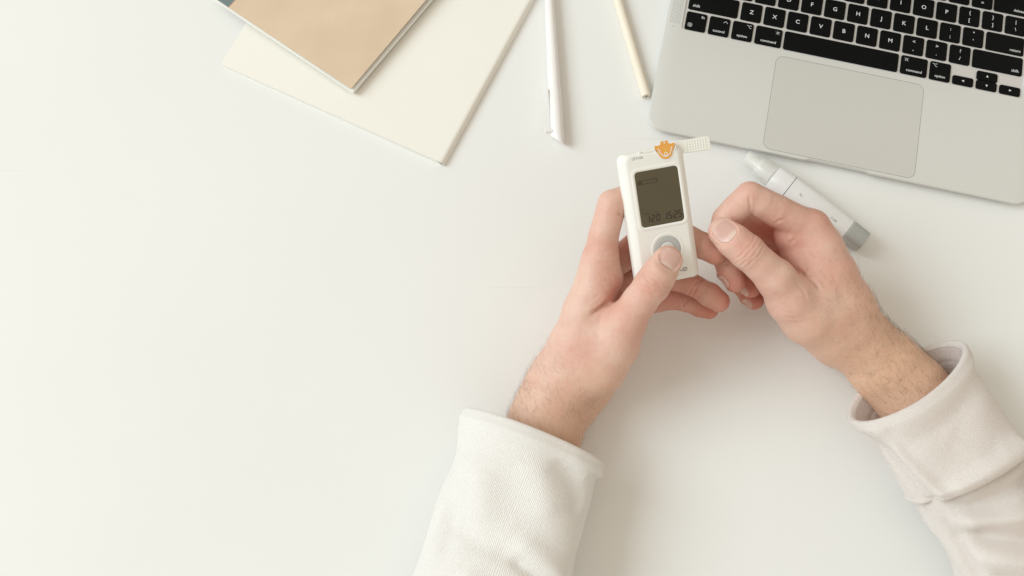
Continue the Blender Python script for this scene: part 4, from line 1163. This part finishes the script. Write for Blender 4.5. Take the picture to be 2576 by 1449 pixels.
NPHI = 220
def make_sleeve(axis, cuff_len, wr_cuff, wr_body, end_s, boff=-2.2, knit='knit', cd=None):
    # cuff: inside lining -> rolled lip -> outside -> rolled hem
    s_in = [45, 36, 28, 20, 15, 12.5, 11.5, 10.5, 8, 5, 2.5]
    o_in = [-6.0, -5.8, -5.5, -5.2, -5.0, -4.9, -4.2, -4.9, -4.7, -4.4, -4.0]
    s_lip = [0.9, -0.9, -1.9, -2.3, -2.1, -1.2, 0.4, 2.4]; o_lip = [-4.0, -3.4, -2.4, -1.1, 0.2, 1.2, 1.9, 2.1]
    s_out = list(np.linspace(4.5, cuff_len - 3, 60)); o_out = list(1.4 + 2.0 * np.exp(-np.linspace(0, 9, 60) ** 2 / 1.2) - 1.2 * np.exp(-(np.linspace(0, 9, 60) - 2.2) ** 2) - 0.2 * np.sin(np.linspace(0, math.pi, 60)))
    s_hem = [cuff_len - 1.5, cuff_len - 0.3, cuff_len + 0.3, cuff_len, cuff_len - 1.5, cuff_len - 5]; o_hem = [1.5, 0.9, 0.0, -1.2, -2.0, -2.4]
    L1, U1 = tube(axis, s_in, o_in, NPHI, lambda s, p: wr_cuff(s, p) * 0.6, cd)
    L2, U2 = tube(axis, s_lip + s_out + s_hem, o_lip + o_out + o_hem, NPHI, wr_cuff, cd)
    sb = list(np.linspace(20, end_s, 110))
    L3, U3 = tube(axis, sb, [boff if q > cuff_len - 4 else -2.4 for q in sb], NPHI, lambda s, p: wr_body(s, p), cd)
    body = cloth_obj('sleeve', L3, U3, M[knit], person)
    cuff = cloth_obj('cuff', L2, U2, M[knit], body)
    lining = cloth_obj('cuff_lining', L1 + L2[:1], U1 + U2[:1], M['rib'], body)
    return body

def wave_sum(seed, n, amp, smin_, smax_, pf):
    r = np.random.default_rng(seed); W = [(r.uniform(smin_, smax_) * r.choice([-1, 1]), r.integers(0, pf + 1) * r.choice([-1, 1]), r.uniform(0, 6.28), r.uniform(.5, 1)) for _ in range(n)]
    def f(s, p): return amp * sum(a * np.sin(ks * s + kp * p + o) for ks, kp, o, a in W) / n
    return f
def ridge(s, p, s0, p0, s1, p1, w, h):
    """fold running from (s0,p0) to (s1,p1) on the sleeve surface; w in mm, angles in radians scaled by 50 mm"""
    ax, ay = s0, p0 * 45; bx, by = s1, p1 * 45
    px, py = s, p * 45
    dx, dy = bx - ax, by - ay
    t = np.clip(((px - ax) * dx + (py - ay) * dy) / (dx * dx + dy * dy), 0, 1)
    d = np.hypot(px - ax - t * dx, py - ay - t * dy)
    return h * np.exp(-(d / w) ** 2) * np.minimum(1, 0.35 + 4 * np.minimum(t, 1 - t))

# left: angle 0 = right edge of the picture side, 90 deg = towards the camera
Mxl = np.array([0.965, -0.27, 0.0])
axL = [(P(1340, 1104, 37), Mxl, 51, 29, -3), (P(1322, 1150, 36), Mxl, 48, 29, -3), (P(1305, 1230, 35), Mxl, 47.5, 29, -2), (P(1272, 1340, 34), np.array([.96, -.28, 0]), 48.5, 29, -1), (P(1243, 1450, 33), np.array([.965, -.26, 0]), 50, 29, 0), (P(1190, 1640, 32), np.array([.965, -.26, 0]), 54, 29, 0), (P(1120, 1850, 32), np.array([.965, -.26, 0]), 56, 29, 0)]
n1 = wave_sum(3, 10, 6.5, .02, .09, 4); n1c = wave_sum(31, 8, 3.0, .08, .16, 7)
PI = math.pi
def foldL(s, p):
    d = (n1(s, p) + n1c(s, p) * 0.7) * (0.25 + 0.75 * smoothstep((s - 2) / 25))
    d = d + ridge(s, p, 10, 1.15, 42, 0.55, 10, -2.6) + ridge(s, p, 8, 1.05, 20, .45, 10, 1.2) + ridge(s, p, 20, 1.5, 52, 1.15, 9, 2.2)
    d = d + ridge(s, p, 72, 2.3, 82, 1.45, 6, -2.0) + ridge(s, p, 80, 1.5, 100, 0.5, 4.5, -5.0) + ridge(s, p, 68, 1.5, 90, .55, 8, 3.0)
    d = d + ridge(s, p, 30, 2.1, 66, 1.85, 10, 2.0) + ridge(s, p, 98, 2.0, 116, 1.2, 8, 2.4) + ridge(s, p, 112, 2.3, 140, 1.0, 9, -3) + ridge(s, p, 60, 2.5, 90, 2.3, 8, -2)
    return d
make_sleeve(axL, 74, foldL, foldL, 200, boff=1.35, knit='knit_left_lit')

# right sleeve
Mxr = np.array([0.80, 0.60, 0.0])
axR = [(P(2286, 962, 46), Mxr, 51, 29, 20), (P(2310, 1000, 45), Mxr, 46, 29, 18), (P(2362, 1078, 42), Mxr, 45, 30, 14), (P(2420, 1165, 39), np.array([.80, .60, 0]), 45, 31, 9), (P(2490, 1290, 36), np.array([.82, .57, 0]), 46, 31, 5), (P(2575, 1450, 34), np.array([.84, .54, 0]), 49, 31, 0), (P(2700, 1700, 33), np.array([.86, .5, 0]), 52, 31, 0)]
n2 = wave_sum(13, 10, 5.0, .02, .08, 3); n2c = wave_sum(41, 8, 2.4, .08, .15, 7)
def cuffR(s, p):
    d = (n2(s, p) + n2c(s, p) * 0.6) * (0.2 + 0.8 * smoothstep((s - 2) / 25))
    d = d + ridge(s, p, 10, 2.40, 74, 2.20, 5, 4.0) + ridge(s, p, 20, 2.72, 84, 2.50, 6.5, -6.0)
    d = d + ridge(s, p, 6, 2.15, 18, 2.5, 6, -1.6) + ridge(s, p, 64, 2.2, 68, .5, 7, 5.5) + ridge(s, p, 30, 1.6, 60, 1.1, 12, -1.5)
    return d
def bodyR(s, p):
    d = n2(s, p) * 1.3 + n2c(s, p) * 1.4 + ridge(s, p, 82, 2.2, 90, .4, 6, -5.0) + ridge(s, p, 88, 2.3, 118, .8, 7, 6.0)
    d = d + ridge(s, p, 100, 2.3, 136, .9, 6, -6.5) + ridge(s, p, 112, 2.4, 156, 1.0, 8, 7.0) + ridge(s, p, 92, 2.6, 150, 2.5, 7, -5) + ridge(s, p, 132, 2.3, 176, 1.2, 7, -6)
    return d
make_sleeve(axR, 72, cuffR, bodyR, 230, boff=-4.6, cd=np.array([-0.40, -0.92, 0.0]))
